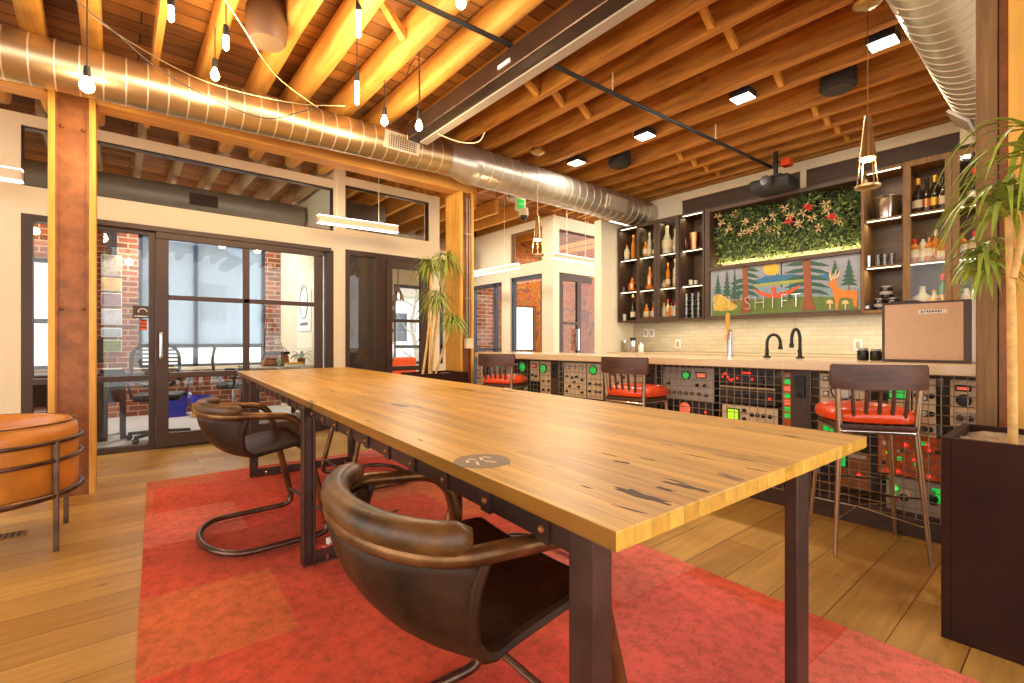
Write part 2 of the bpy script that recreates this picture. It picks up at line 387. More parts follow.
# glazed office front (window_3 = fixed lights, door_1 = sliding leaf)
r=thing('window_3',None,None,(-.2,YF,0)); struct(r)
f=MB(); d0,d1=YF+.0,YF+.1
f.box(-.61,2.0,d0,d1,2.06,2.115); f.box(-.61,2.0,d0,d1,0,.05); f.box(-.61,-.54,d0,d1,.05,2.06); f.box(.25,.30,d0,d1,.05,2.06); f.box(-.54,.25,d0,d1,.66,.71)
f.box(1.92,2.0,d0,d1,.05,2.06); f.box(1.83,1.87,d0,d1,.05,2.06)
f.build('window_frame',M['bronze'],r,world=True)
MB().box(-.55,.26,YF+.05,YF+.056,.04,2.08).build('window_pane',M['glass'],r,world=True)
MB().box(1.86,1.93,YF+.05,YF+.056,.04,2.08).build('narrow_pane',M['glass'],r,world=True)
r=thing('door_1',None,None,(.3,YF-.04,0)); struct(r)
f=MB(); d0,d1=YF-.05,YF-.005
f.box(.30,1.86,d0,d1,2.02,2.10); f.box(.30,1.86,d0,d1,.02,.15); f.box(.30,.40,d0,d1,.15,2.02); f.box(1.77,1.86,d0,d1,.15,2.02); f.box(1.04,1.10,d0,d1,.15,2.02)
f.box(.40,1.77,d0,d1,1.44,1.485); f.box(.40,1.77,d0,d1,.68,.735)
f.build('door_frame',M['bronze'],r,world=True,bevel=.004)
MB().box(.39,1.78,YF-.03,YF-.025,.14,2.03).build('door_pane',M['glass'],r,world=True)
MB().tube(fillet([(.335,YF-.05,.86),(.335,YF-.13,.86),(.335,YF-.13,1.13),(.335,YF-.05,1.13)],.05),.013).build('door_handle',M['chrome'],r,world=True,smooth=True)
MB().box(-.3,1.95,YF-.07,YF+.0,2.085,2.13).build('sliding_track',M['bronze'],r,world=True)
# second glazed front
r=thing('window_4',None,None,(2.4,YF,0)); struct(r)
f=MB(); d0,d1=YF-.01,YF+.08
f.box(2.14,3.29,d0,d1,2.09,2.15); f.box(2.14,2.19,d0,d1,0,2.09); f.box(2.53,2.66,d0,d1,0,2.09); f.box(3.22,3.29,d0,d1,0,2.09); f.box(2.14,2.6,d0,d1,0,.06)
f.build('window_frame',M['bronze'],r,world=True)
MB().box(2.18,2.54,YF+.03,YF+.036,.05,2.1).build('window_pane',M['glass'],r,world=True)
r=thing('door_2',None,None,(2.7,YF,0)); struct(r)
f=MB(); d0,d1=YF-.03,YF+.02
f.box(2.66,3.22,d0,d1,1.98,2.09); f.box(2.66,3.22,d0,d1,.02,.2); f.box(2.66,2.74,d0,d1,.2,1.98); f.box(3.14,3.22,d0,d1,.2,1.98); f.box(2.74,3.14,d0,d1,1.29,1.33); f.box(2.74,3.14,d0,d1,.66,.72)
f.build('door_frame',M['bronze'],r,world=True,bevel=.004)
MB().box(2.73,3.15,YF-.01,YF-.005,.19,2.0).build('door_pane',M['glass'],r,world=True)
MB().tube(fillet([(2.71,YF-.03,.80),(2.71,YF-.11,.80),(2.71,YF-.11,1.03),(2.71,YF-.03,1.03)],.05),.012).build('door_handle',M['chrome'],r,world=True,smooth=True)

# back brick wall of the office with its window
YO=8.5
w=MB(); 
def BW(x0,x1,z0,z1): w.box(x0,x1,YO,YO+.3,z0,z1)
BW(-4.5,-1.6,0,3.2); BW(-1.6,-.45,0,.68); BW(-1.6,-.45,2.1,3.2); BW(-.45,.25,0,3.2); BW(.25,1.87,0,.66); BW(.25,1.87,2.55,3.2); BW(1.87,2.14,0,3.2)
struct(w.build('wall_back',M['brick'],world=True))
window(5,.25,1.87,.66,2.55,YO+.06,.05,'steelblue','glass',(.93,),(.98,))
window(6,-1.6,-.45,.68,2.1,YO+.06,.05,'steelblue','glass',(-1.0,),(1.3,))
tag(MB().box(.28,1.85,YO+.02,YO+.03,1.0,2.5).build('roller_shade',M['shade'],world=True),'grey translucent roller shade pulled halfway down the office window','window shade')
struct(MB().box(.2,1.9,YO-.12,YO+.02,.63,.67).build('trim_1',M['white'],world=True))
struct(MB().box(2.10,2.2,YF+.14,YO,0,3.2).build('wall_right',M['whitewall'],world=True))
# second back room
w=MB()
w.box(2.2,4.1,YO,YO+.15,0,3.2); w.box(4.1,5.2,YO,YO+.15,0,.6); w.box(4.1,5.2,YO,YO+.15,2.15,3.2); w.box(5.2,5.35,YO,YO+.15,0,3.2)
struct(w.build('wall_back',M['whitewall'],world=True))
window(7,4.1,5.2,.6,2.15,YO+.05,.06,'steelblue','glass',(),(.95,))
tag(MB().box(2.2,3.06,6.62,6.7,0,3.0).build('mottled_partition',M['mottle'],world=True),'dark mottled brown partition standing behind the narrow pane beside the second door','partition')
# projecting glazed room beyond the bar (corner at 5.27, 5.36)
XA=5.27; YB=5.36
w=MB()
def A(y0,y1,z0,z1): w.box(XA,XA+.12,y0,y1,z0,z1)
A(YB+.12,5.62,0,3.02); A(5.62,6.42,2.14,2.34); A(5.62,6.42,2.9,3.02); A(6.42,6.66,0,3.02); A(6.66,7.6,2.10,3.02); A(7.6,YO,0,3.02)
def Bq(x0,x1,z0,z1): w.box(x0,x1,YB,YB+.12,z0,z1)
Bq(XA,5.40,0,3.02); Bq(5.40,8.2,2.14,2.36); Bq(5.40,8.2,2.83,3.02); Bq(6.5,8.2,0,2.2)
struct(w.build('wall_right',M['whitewall'],world=True))
def windowX(n,y0,y1,z0,z1,x,fr=.03,fm='steelblue',mun=(),rails=()):
    r=thing('window_%d'%n,None,None,(x,(y0+y1)/2,z0)); struct(r); f=MB(); d0,d1=x-.02,x+.05
    f.box(d0,d1,y0,y1,z0,z0+fr); f.box(d0,d1,y0,y1,z1-fr,z1); f.box(d0,d1,y0,y0+fr,z0,z1); f.box(d0,d1,y1-fr,y1,z0,z1)
    for m in mun: f.box(d0,d1,m-.03,m+.03,z0,z1)
    for m in rails: f.box(d0,d1,y0,y1,m-.025,m+.025)
    f.build('window_frame',M[fm],r,world=True); MB().box(x+.012,x+.018,y0+.01,y1-.01,z0+.01,z1-.01).build('window_pane',M['glass'],r,world=True); return r
windowX(8,5.62,6.42,2.34,2.9,XA+.05,.02,'timber_end'); windowX(9,5.62,6.42,0,2.14,XA+.05,.06)
r=windowX(10,6.66,7.6,0,2.10,XA+.05,.06,'steelblue',(6.9,),(.9,))
window(11,5.40,6.5,2.36,2.83,YB+.05,.02,'bronze'); window(12,5.40,5.52,0,2.14,YB+.05,.04,'bronze')
r=thing('door_3',None,None,(5.5,YB,0)); struct(r); f=MB(); d0,d1=YB+.02,YB+.07
f.box(5.42,6.2,d0,d1,2.02,2.12); f.box(5.42,6.2,d0,d1,.02,.2); f.box(5.42,5.50,d0,d1,.2,2.02); f.box(5.84,5.93,d0,d1,.2,2.02); f.box(5.5,5.84,d0,d1,1.32,1.36)
f.build('door_frame',M['bronze'],r,world=True); MB().box(5.44,6.3,YB+.04,YB+.045,.1,2.1).build('door_pane',M['glass'],r,world=True)
MB().box(5.80,5.83,YB-.04,YB+.02,.9,1.25).build('door_handle',M['chrome'],r,world=True)
w=MB(); YP=7.6
w.box(5.9,6.3,YP,YP+.1,0,3.2); w.box(6.3,6.95,YP,YP+.1,0,.55); w.box(6.3,6.95,YP,YP+.1,1.8,3.2); w.box(6.95,10,YP,YP+.1,0,3.2)
struct(w.build('wall_back',M['art'],world=True))
struct(MB().box(8.3,8.4,5.5,7.6,0,3.2).build('wall_right',M['art'],world=True))
window(13,6.3,6.95,.55,1.8,YP+.03,.03,'timber_end','glass',(),(.85,))
struct(MB().box(5.39,5.9,YP,YP+.1,0,3.2).build('wall_back',M['brick'],world=True))
# bar side: partition, back wall
struct(MB().box(5.16,XB,4.31,4.43,0,2.72).build('wall_front',M['whitewall'],world=True))
w=MB(); w.box(XB,XB+.1,-3,4.43,0,ZD); struct(w.build('wall_right',M['whitewall'],world=True))
struct(MB().box(XB-.012,XB,-.5,4.31,.9,1.31).build('trim_2',M['tile'],world=True))
t=MB(); t.box(XB-.06,XB,-.6,3.52,2.92,2.985); t.box(XB-.06,XB,2.0,2.06,2.66,2.92); struct(t.build('trim_3',M['white'],world=True))
t=MB(); t.box(XB-.04,XB-.01,-.6,2.0,2.62,2.92); t.box(XB-.04,XB-.01,2.06,3.5,2.62,2.92)
struct(t.build('trim_4',M['browny'],world=True))
struct(MB().box(XB-.35,XB,.62,.72,2.70,2.90).build('trim_5',M['white'],world=True))

# ---------------------------------------------------------------- joists
def joist_label(i,n,kind,side): return '%s %s, %s counted from the left' % (kind,side,ORD[i])
logs=[(-.75,.13),(-.42,.13),(-.12,.115),(.53,.085),(.90,.12),(1.19,.13),(1.57,.14),(1.92,.12)]
for i,(x,wd) in enumerate(logs):
    m=MB(); n=16; y0,y1=-2.9,5.88; k=14; path=[]; random.seed(i)
    pts=[]; h=.21
    for s in range(k+1):
        y=y0+(y1-y0)*s/k; dx=random.uniform(-.010,.010); dz=random.uniform(-.006,.006); ring=[]
        for j in range(n):
            a=2*PI*j/n; c=math.copysign(abs(math.cos(a))**.5,math.cos(a)); q=math.copysign(abs(math.sin(a))**.5,math.sin(a))
            ring.append((x+dx+c*wd/2,y,ZJ+h/2+q*h/2+dz*(q<0)))
        ring.append(ring[0]); pts.append(ring)
    m.sheet(pts)
    o=m.build('ceiling_log_joist',M['log'],world=True,smooth=2)
    tag(o,'rough rounded log joist of the left ceiling, %s from the left'%ORD[i],'joist','log joists on the left ceiling')
tag(MB().box(.205,.245,-2.9,5.6,ZJ-.02,ZJ+.12).build('ceiling_batten',M['log'],world=True),'thin pale batten running between the left ceiling logs','batten')
rj=[2.346,2.74,3.045,3.377,3.819,4.14,4.61,4.91,5.2,5.48,5.76,5.885]
for i,x in enumerate(rj):
    wd=.07 if i in (0,2,4) else .055
    m=MB().box(x-wd,x,-2.9,5.3,ZJ,ZD-.002)
    if i in (0,2,4,7): m.box(x,x+.035,-2.9,5.3,ZJ+.035,ZD-.002)
    tag(m.build('ceiling_joist',M['joist'],world=True,bevel=.006),'sawn timber joist of the bar ceiling, %s from the steel housing'%ORD[i],'joist','sawn joists over the bar')
for i in range(9):
    x=-.9+i*.36
    tag(MB().box(x,x+.06,5.9,8.48,ZJ,ZD-.002).build('office_joist',M['joist_office'],world=True,bevel=.006),'pale joist above the glazed office, %s counted from the left'%ORD[i],'joist','pale joists above the office')
for i in range(14):
    x=2.45+i*.42
    tag(MB().box(x,x+.06,5.9,8.48,ZJ,ZD-.002).build('golden_joist',M['beam'],world=True,bevel=.006),'golden joist above the rear rooms, %s counted from the left'%ORD[i],'joist','golden joists above the rear rooms')
# bridging struts
k=0
for row,yy in (('nearer',1.57),('farther',2.9)):
    for i in (0,1,2,4,6,7,8,9):
        if i==0 and row=='nearer': continue
        xa=rj[i]+.005; xb=rj[i+1]-.06
        m=MB().beam((xa,yy,ZD-.04),(xb-.01,yy,ZJ+.02),.04,.04)
        tag(m.build('bridging_strut',M['beam'],world=True),'short diagonal strut, %s row, in the %s gap from the steel housing'%(row,ORD[i]),'strut','struts between the joists')
for i,(x,y,dx) in enumerate(((.64,2.55,.2),(1.3,2.9,.2),(1.36,2.2,-.2))):
    tag(MB().beam((x,y,ZD-.03),(x+dx,y+.05,ZJ+.03),.045,.045).build('log_strut',M['log'],world=True),['slanting strut beside the large hanging speaker','slanting strut between the logs above the tall tube bulbs','crossing strut above the tall tube bulbs, nearer the steel housing'][i],'strut','struts between the logs')
tag(MB().box(-4.4,3.07,4.38,4.56,2.67,3.03).build('support_beam',M['beam'],world=True,bevel=.01),'long yellow timber beam on top of the two posts under the round duct','beam')
# posts
def post(x0,x1,y0,y1,z1,label,wl=.035):
    r=thing('timber_post',label,'post',((x0+x1)/2,(y0+y1)/2,0))
    MB().box(x0,x0+wl,y0,y1,0,z1).build('side_plank',M['post'],r,world=True,bevel=.004)
    MB().box(x1-wl,x1,y0,y1,0,z1).build('side_plank',M['post'],r,world=True,bevel=.004)
    s=MB().box(x0+wl,x1-wl,y0+.03,y1-.03,0,z1); s.box(x0+wl,x0+wl+.012,y0+.008,y0+.03,0,z1); s.box(x1-wl-.012,x1-wl,y0+.008,y0+.03,0,z1)
    s.build('steel_core',M['rust'],r,world=True)
    b=MB()
    for z in (1.25,2.45):
        for x in (x0+wl+.03,x1-wl-.03): b.ball((x,y0+.026,z),.013,6)
    b.build('bolt',M['rust'],r,world=True,smooth=True)
    return r
post(-.335,-.10,4.30,4.58,2.668,'thick post of rusty steel between yellow planks at left, beside the tan armchair')
p2=post(2.88,3.06,4.36,4.66,2.668,'post of yellow planks and brown steel at the far end of the bar counter')
c=MB(); c.tube([(2.955,4.345,1.06),(2.955,4.345,2.6)],.008); c.tube([(2.99,4.345,1.06),(2.99,4.345,2.6)],.008)
for z in (1.5,2.2): c.box(2.93,3.01,4.335,4.36,z,z+.012)
r=thing('conduit','pale twin conduit with outlet box fixed to the post at the end of the bar','conduit',(2.97,4.345,.97))
c.build('pipe',M['wire'],r,world=True,smooth=True); MB().box(2.925,3.02,4.31,4.36,.96,1.07).build('outlet_box',M['cream'],r,world=True,bevel=.006)
# right-hand post beside the planter
r=thing('timber_post','brown rough timber post with yellow board behind the tall planter at the right edge','post',(3.0,.25,0))
MB().box(2.98,3.07,.265,.335,0,ZJ).build('brown_timber',M['timber_end'],r,world=True,bevel=.008)
MB().box(3.0,3.06,.235,.262,0,ZJ).build('steel_strip',M['rust'],r,world=True)
MB().box(2.97,3.07,-.6,.232,0,ZJ).build('yellow_board',M['plywood'],r,world=True,bevel=.004)

# ---------------------------------------------------------------- ducts
r=thing('spiral_duct','long round galvanised duct crossing the room above the office doors','duct',(1.,4.08,2.8))
def seg(x0,x1,z0,z1,rad,y=4.08,n=36):
    return MB().tube([(x0,y,z0),(x1,y,z1)],rad,n)
zl=lambda x: 2.745+.037*x
seg(-4.4,2.55,zl(-4.4),zl(2.55),.148).build('duct_section',M['duct'],r,world=True,smooth=True)
for i in range(60):
    x=-4.2+i*.112
    MB().tube([(x-.004,4.08,zl(x)),(x+.004,4.08,zl(x))],.1505,36).build('seam_ring',M['ductseam'],r,world=True,smooth=True)
el=MB(); zz=zl(2.55)
el.lathe([(.15,2.52),(.158,2.54),(.158,2.62),(.19,2.74),(.195,2.76),(.195,2.84),(.186,2.86)],(0,4.08,2.845),36,'x'); el.build('reducer_collar',M['ductsilver'],r,world=True,smooth=True)
seg(2.84,5.86,2.845,2.85,.186).build('wide_duct_section',M['ductsilver'],r,world=True,smooth=True)
for i in range(22):
    x=2.98+i*.13
    MB().tube([(x-.004,4.08,2.847),(x+.004,4.08,2.847)],.1895,36).build('wide_seam_ring',M['ductseam'],r,world=True,smooth=True)
def grille(r,x,y,z,rad,ang,L,Wd,slats,darkm='darkpanel'):
    ca,sa=math.cos(ang),math.sin(ang); R=Matrix.Rotation(0,3,'X')
    # local frame: along x, tangent t, normal nn (pointing -y and down)
    nn=Vector((0,-ca,-sa)); tt=Vector((0,-sa,ca)); ex=Vector((1,0,0)); c=Vector((x,y,z))+nn*(rad*.995)
    RM=Matrix((ex,tt,nn)).transposed()
    MB().obox(c,(L,Wd,.02),RM).build('grille_frame',M['ductseam'],r,world=True)
    g=MB().obox(c+nn*.012,(L*.78,Wd*.72,.004),RM); g.build('grille_opening',M[darkm],r,world=True)
    s=MB()
    for i in range(slats):
        s.obox(c+nn*.016+ex*(L*.78*((i+.5)/slats-.5)),(L*.02,Wd*.72,.006),RM)
    for i in range(6): s.obox(c+nn*.016+tt*(Wd*.72*((i+.5)/6-.5)),(L*.78,Wd*.03,.006),RM)
    s.build('grille_slats',M['ductseam'],r,world=True)
grille(r,xu(402,3.94),4.08,zl(2.0)+.01,.148,.15,.34,.15,12)
grille(r,xu(617,3.9),4.08,2.85,.186,.2,.42,.17,14,'greypanel')
r=thing('spiral_duct','big round galvanised duct at top right running to the bar wall','duct',(4,.5,2.8))
MB().tube([(2.2,.50,2.85),(5.86,.50,2.85)],.188,40).build('duct_section',M['ductsilver'],r,world=True,smooth=True)
for i in range(33):
    x=2.3+i*.107
    MB().tube([(x-.003,.50,2.85),(x+.003,.50,2.85)],.1905,40).build('seam_ring',M['ductseam'],r,world=True,smooth=True)
MB().obox((5.0,.64,2.715),(.34,.02,.16),Matrix.Rotation(-.8,3,'X')).build('grille_frame',M['greypanel'],r,world=True)
# office duct
r=thing('spiral_duct','grey round duct inside the glazed office behind the high window','duct',(0,7.2,2.7))
MB().tube([(-4.3,7.2,2.80),(2.05,7.2,2.80)],.17,28).build('duct_section',M['ductgrey'],r,world=True,smooth=True)
MB().box(.7,1.0,7.02,7.06,2.72,2.86).build('duct_grille',M['darkpanel'],r,world=True)
r=thing('spiral_duct','short round duct in the rear passage beyond the far post','duct',(4,7.4,2.6))
MB().tube([(2.6,7.4,2.62),(4.95,7.4,2.62)],.24,28).build('duct_section',M['duct'],r,world=True,smooth=True)
for i in range(14): MB().tube([(2.8+i*.15,7.4,2.62),(2.808+i*.15,7.4,2.62)],.244,28).build('seam_ring',M['ductseam'],r,world=True,smooth=True)
# pipes, housing, projector
r=thing('ceiling_pipe','thin black pipe running under the joists to the projector','pipe',(3,2.35,2.95))
MB().tube([(.6,2.47,2.95),(5.5,2.22,2.93)],.016,8).build('pipe',M['black'],r,world=True,smooth=True)
for x in (2.95,4.4): MB().tube([(x,2.35-.048*(x-3),2.96),(x,2.35-.048*(x-3),3.1)],.006,6).build('pipe_hanger',M['white'],r,world=True)
r=thing('projector_screen_housing','long dark steel housing hanging under the joists above the table','screen housing',(2.05,1.5,2.75))
MB().box(1.93,2.12,-2.0,3.72,2.76,2.90).build('casing',M['darksteel'],r,world=True,bevel=.01)
MB().box(2.03,2.10,-2.0,3.70,2.748,2.762).build('bottom_bar',M['greypanel'],r,world=True)
MB().box(1.925,2.125,3.72,3.735,2.755,2.905).build('end_cap',M['chrome'],r,world=True)
MB().box(1.922,1.932,2.35,2.47,2.80,2.825).build('label_plate',M['paper'],r,world=True)
r=thing('projector','black ceiling projector on a short pole in front of the plant wall','projector',(5.35,2.12,2.62))
MB().box(5.2,5.5,1.94,2.34,2.62,2.74).build('body',M['black'],r,world=True,bevel=.03)
MB().lathe([(.055,0),(.06,.01),(.06,.07)],(5.13,2.14,2.68),18,'x').build('lens_ring',M['darkpanel'],r,world=True,smooth=True)
MB().lathe([(.04,0),(.045,.01)],(5.122,2.14,2.68),18,'x').build('lens',M['blackgloss'],r,world=True,smooth=True)
MB().tube([(5.35,2.12,2.74),(5.35,2.12,3.03)],.022,10).build('pole',M['black'],r,world=True,smooth=True)
MB().box(5.27,5.43,2.04,2.20,2.74,2.77).build('mount_plate',M['black'],r,world=True)
MB().box(5.33,5.44,1.98,2.07,2.86,2.93).build('red_clamp',M['redvinyl'],r,world=True,bevel=.01)

# ---------------------------------------------------------------- ceiling lamps and speakers
for i,(u,v) in enumerate(((880,39),(739,95.5),(640,134),(571,161))):
    x,y,z=atz(u,v,3.03); x=3.97
    r=thing('recessed_light','square white ceiling light over the bar, %s counted from the right'%ORD[i],'ceiling light',(x,y,3.03),0,'square lights between the joists')
    MB().box(-.07,.07,-.08,.08,0,.05).build('housing',M['black'],r)
    MB().box(-.02,.02,-.02,.02,.05,.228).build('stem',M['black'],r)
    MB().box(-.065,.065,-.075,.075,-.006,-.001).build('diffuser',M['ledwhite'],r)
    ld=bpy.data.lights.new('ceiling_led','AREA'); ld.energy=16; ld.size=.13; ld.color=(1,.86,.68); lo=bpy.data.objects.new('ceiling_led',ld); COL.objects.link(lo); lo.location=(x,y,3.01)
for i,(x,y,l) in enumerate(((4.36,1.27,'round black ceiling speaker nearer the right-hand duct'),(4.36,3.38,'round black ceiling speaker nearer the far duct'))):
    r=thing('ceiling_speaker',l,'speaker',(x,y,3.0),0,'round speakers between the joists')
    MB().lathe([(.10,0),(.125,.02),(.125,.14)],n=24).build('body',M['black'],r,smooth=True); MB().lathe([(.098,-.004),(.1,0)],n=24).build('grille',M['darkpanel'],r)
x,y,z=atz(267,43,2.93)
r=thing('hanging_speaker','large tapered brown speaker hanging among the logs at upper left','speaker',(x,y,2.93))
MB().lathe([(.10,0),(.113,.02),(.125,.1),(.12,.2),(.09,.27)],n=28).build('body',M['speakerbrown'],r,smooth=True); MB().lathe([(.095,-.005),(.1,0)],n=28).build('grille',M['speakergrille'],r)
x,y,z=aty(514,204,5.2)
r=thing('ceiling_speaker','dark round speaker with pale rim beside the green exit sign','speaker',(x-.12,5.0,z))
MB().lathe([(.12,0),(.125,.03),(.125,.12)],n=24).build('body',M['black'],r,smooth=True); MB().lathe([(.115,-.012),(.127,0),(.127,.02)],n=24).build('rim',M['greypanel'],r)
x,y,z=aty(521,207,4.75)
r=thing('exit_sign','green lit exit sign hanging under the joists beyond the bar','exit sign',(x,4.75,z-.06))
MB().box(-.085,.085,0,.03,0,.19).build('housing',M['white'],r,bevel=.01)
MB().box(-.055,.055,-.006,0,.03,.16).build('green_face',M['gscreen'],r)
text_mesh('EXIT',.045,'lettering',M['paper'],r,Matrix.Translation((0,-.008,.095))@Matrix.Rotation(PI/2,4,'X'),.001)
MB().tube([(0,.015,.18),(0,.015,.4)],.008,6).build('stem',M['white'],r)
x,y,z=aty(523,214,5.0)
r=thing('security_camera','small white dome camera hanging below the green exit sign side','camera',(aty(524,213,5.0)[0]+.06,5.0,2.55))
r.location=(atd(523,213,6.1)); MB().lathe([(.06,.1),(.065,.02),(.065,0)],n=16).build('mount',M['white'],r,smooth=True); MB().ball((0,0,-.01),.05,8).build('lens_dome',M['blackgloss'],r,smooth=True)
r.location=atd(523.5,216,6.3); r['label']='small white dome camera under the wide duct near the glazed corner'
# linear pendants
def linear(name,label,p,q,h=.06,w=.09,cords=()):
    r=thing(name,label,'linear lamp',((p[0]+q[0])/2,(p[1]+q[1])/2,(p[2]+q[2])/2),0,'linear hanging lamps')
    P,Q=Vector(p),Vector(q)
    MB().beam(P,Q,w,h).build('shade',M['white'],r,world=True,bevel=.01)
    d=Vector((0,0,-h/2-.004)); MB().beam(P+d,Q+d,w*.8,.008).build('diffuser',M['tubelight'],r,world=True)
    u_=Vector((0,0,h/2+.004)); MB().beam(P+u_,Q+u_,w*.6,.008).build('up_diffuser',M['uplight'],r,world=True)
    for t in cords:
        c=P.lerp(Q,t); MB().tube([c,(c.x,c.y,ZD)],.004,5).build('cable',M['white'],r,world=True)
    return r
z1=2.34
linear('linear_pendant','white linear lamp hanging before the high windows of the office',(xu(318,5.2),5.2,2.33),(xu(397,5.2),5.2,2.35),.07,.09,(.22,.75))
linear('linear_pendant','white linear lamp cut by the left edge of the photo',(-1.9,5.2,2.29),(xu(23,5.2),5.2,2.29),.08,.09,(.3,))
linear('linear_pendant','white linear lamp hanging before the painted room window',(xu(553,4.95),4.95,2.28),(xu(597,4.95),4.95,2.28),.06,.1,(.3,.72))
linear('linear_pendant','white linear lamp in the passage beyond the far post',(4.7,7.2,2.2),(4.75,5.6,2.2),.06,.1,(.1,.8))
# Edison bulbs
def cord_up(r,top,x=0,y=0):
    MB().tube([(0,0,.0),(x*.3,y*.3,top*.5),(x,y,top)],.0035,5).build('cord',M['black'],r)
def bulb(u,v,d,kind,label,side=(0,0)):
    x,y,z=atd(u,v,d); r=thing('pendant_bulb',label,'bulb',(x,y,z),0,'bare bulbs on black cords')
    if kind=='round':
        MB().lathe([(.008,.06),(.016,.045),(.03,.02),(.036,0),(.03,-.022),(.012,-.036)],n=16).build('bulb_glass',M['bulbglow'],r,smooth=True); top=.06
    elif kind=='pear':
        MB().lathe([(.008,.055),(.013,.035),(.026,0),(.024,-.02),(.01,-.034)],n=16).build('bulb_glass',M['bulbglow'],r,smooth=True); top=.055
    else:
        L=.085 if kind=='tube' else .16
        MB().lathe([(.008,L/2+.01),(.014,L/2),(.015,-L/2+.01),(.006,-L/2)],n=12).build('bulb_glass',M['bulbglow'],r,smooth=True); top=L/2+.01
    MB().lathe([(.016,top-.012),(.018,top+.01),(.014,top+.05)],n=12).build('socket',M['black'],r,smooth=True)
    MB().tube([(0,0,top+.05),(side[0]*.4,side[1]*.4,(ZD-z)*.6),(side[0],side[1],ZD-z)],.0035,5).build('cord',M['black'],r)
    ld=bpy.data.lights.new('edison_bulb_light','POINT'); ld.energy=BULB_W; ld.color=(1,.74,.42); ld.shadow_soft_size=.06
    lo=bpy.data.objects.new('edison_bulb_light',ld); COL.objects.link(lo); lo.location=(x,y,z-.13)
BULB_W=12
bulb(87,86,2.72,'round','round glowing bulb hanging before the duct at the left post')
bulb(171,14,2.6,'tube','short tubular bulb at the top edge, left of the big speaker')
bulb(226,43,2.8,'tube','short tubular bulb just left of the big hanging speaker')
bulb(215,75,3.1,'pear','small pear bulb below the tubular bulb left of the speaker')
bulb(358.5,24,2.9,'long','long tube bulb, the upper one of the pair on one line')
bulb(357,93,3.3,'long','long tube bulb, the lower one of the pair on one line')
bulb(384.5,121,3.7,'pear','small round bulb near the duct right of the long tube bulbs')
bulb(419,126,3.5,'pear','small pear bulb beside the end of the steel housing')
bulb(461,2,2.5,'pear','bulb at the top edge above the black pipe')
# swag cables
def cable(pts,label,m='black',rad=.0035):
    P=[Vector(atd(*p)) for p in pts]; out=[]
    for i in range(len(P)-1):
        for k in range(6):
            t=k/6; a=P[max(i-1,0)];b=P[i];c=P[i+1];d=P[min(i+2,len(P)-1)]
            out.append(.5*((2*b)+(c-a)*t+(2*a-5*b+4*c-d)*t*t+(3*b-a-3*c+d)*t**3))
    out.append(P[-1]); tag(MB().tube(out,rad,5).build('lamp_cable',M[m],world=True,smooth=True),label,'cable','cables strung under the logs')
cable([(64,-10,2.4),(118,35,2.7),(160,70,2.9),(215,100,3.1),(265,118,3.2),(300,112,3.3),(325,104,3.4)],'dark cable sagging along the duct from the upper left')
cable([(91,16,2.9),(130,42,3.0),(190,75,3.1),(240,92,3.2),(300,104,3.3),(345,106,3.4)],'pale cable running from the round bulb across to the long tube bulbs','brass')
cable([(222,-5,2.6),(245,30,2.8),(275,75,3.0),(318,108,3.2)],'thin cable passing in front of the big hanging speaker','brass')
cable([(405,80,3.2),(412,62,3.3),(419,62,3.3),(420,100,3.4)],'short dark loop of cable above the bulb by the steel housing')
cable([(438,134,3.9),(460,142,4.0),(478,142,4.0),(485,132,4.0)],'white cable clipped over the duct collar','white',.005)
# gold pendants over the counter
def cone_pendant(x,y,label):
    r=thing('cone_pendant',label,'pendant lamp',(x,y,1.93),0,'brass cone pendants over the bar')
    MB().lathe([(.014,.42),(.018,.40),(.043,.18),(.045,.17),(.04,.17)],n=20).build('cone_shade',M['brass'],r,smooth=True)
    MB().lathe([(.03,.158),(.036,.17)],n=16).build('lamp_glow',M['bulbglow'],r)
    for k in range(4):
        a=PI/4+k*PI/2; MB().tube([(.043*math.cos(a),.043*math.sin(a),.175),(.058*math.cos(a),.058*math.sin(a),.01)],.0035,6).build('cage_rod',M['brass'],r)
    MB().lathe([(.035,-.01),(.064,0),(.066,.012),(.05,.014)],n=24).build('glass_disc',M['brass'],r,smooth=True)
    MB().tube([(0,0,.42),(0,0,1.09)],.003,6).build('rod',M['brass'],r)
    MB().lathe([(.045,1.06),(.075,1.08),(.075,1.109)],n=24).build('canopy',M['brass'],r,smooth=True)
    ld=bpy.data.lights.new('pendant_light','POINT'); ld.energy=9; ld.color=(1,.72,.4); ld.shadow_soft_size=.03
    lo=bpy.data.objects.new('pendant_light',ld); COL.objects.link(lo); lo.location=(x,y,2.05)
    return r
cone_pendant(3.4,.84,'brass cone pendant lamp hanging at the right over the near stool')
cone_pendant(3.4,3.69,'brass cone pendant lamp hanging at the far end of the counter')
# ================================================================ RUG
rg=[(.178,4.359),(2.14,4.34),(1.975,-.1),(1.94,-1.6),(-.08,-1.6),(.047,1.83)]
a0=-.045
o=MB(); ca,sa=math.cos(-a0),math.sin(-a0); bx,by=.1,1.8
loc=[((x-bx)*ca-(y-by)*sa,(x-bx)*sa+(y-by)*ca) for x,y in rg]
o.prism(loc,'z',.001,.011)
ob=o.build('patchwork_rug',M['rug']); ob.location=(bx,by,0); ob.rotation_euler=(0,0,a0)
tag(ob,'faded red and orange patchwork rug lying under the long table','rug')
# floor vent
r=thing('floor_vent','small brown metal floor vent beside the tan armchair','vent',(-.44,3.64,0))
m=MB().box(-.16,.07,-.05,.05,0,.006); m.build('frame',M['rust'],r)
m=MB()
for i in range(9): m.box(-.15+i*.024,-.14+i*.024,-.04,.04,.005,.009)
m.build('slats',M['black'],r)

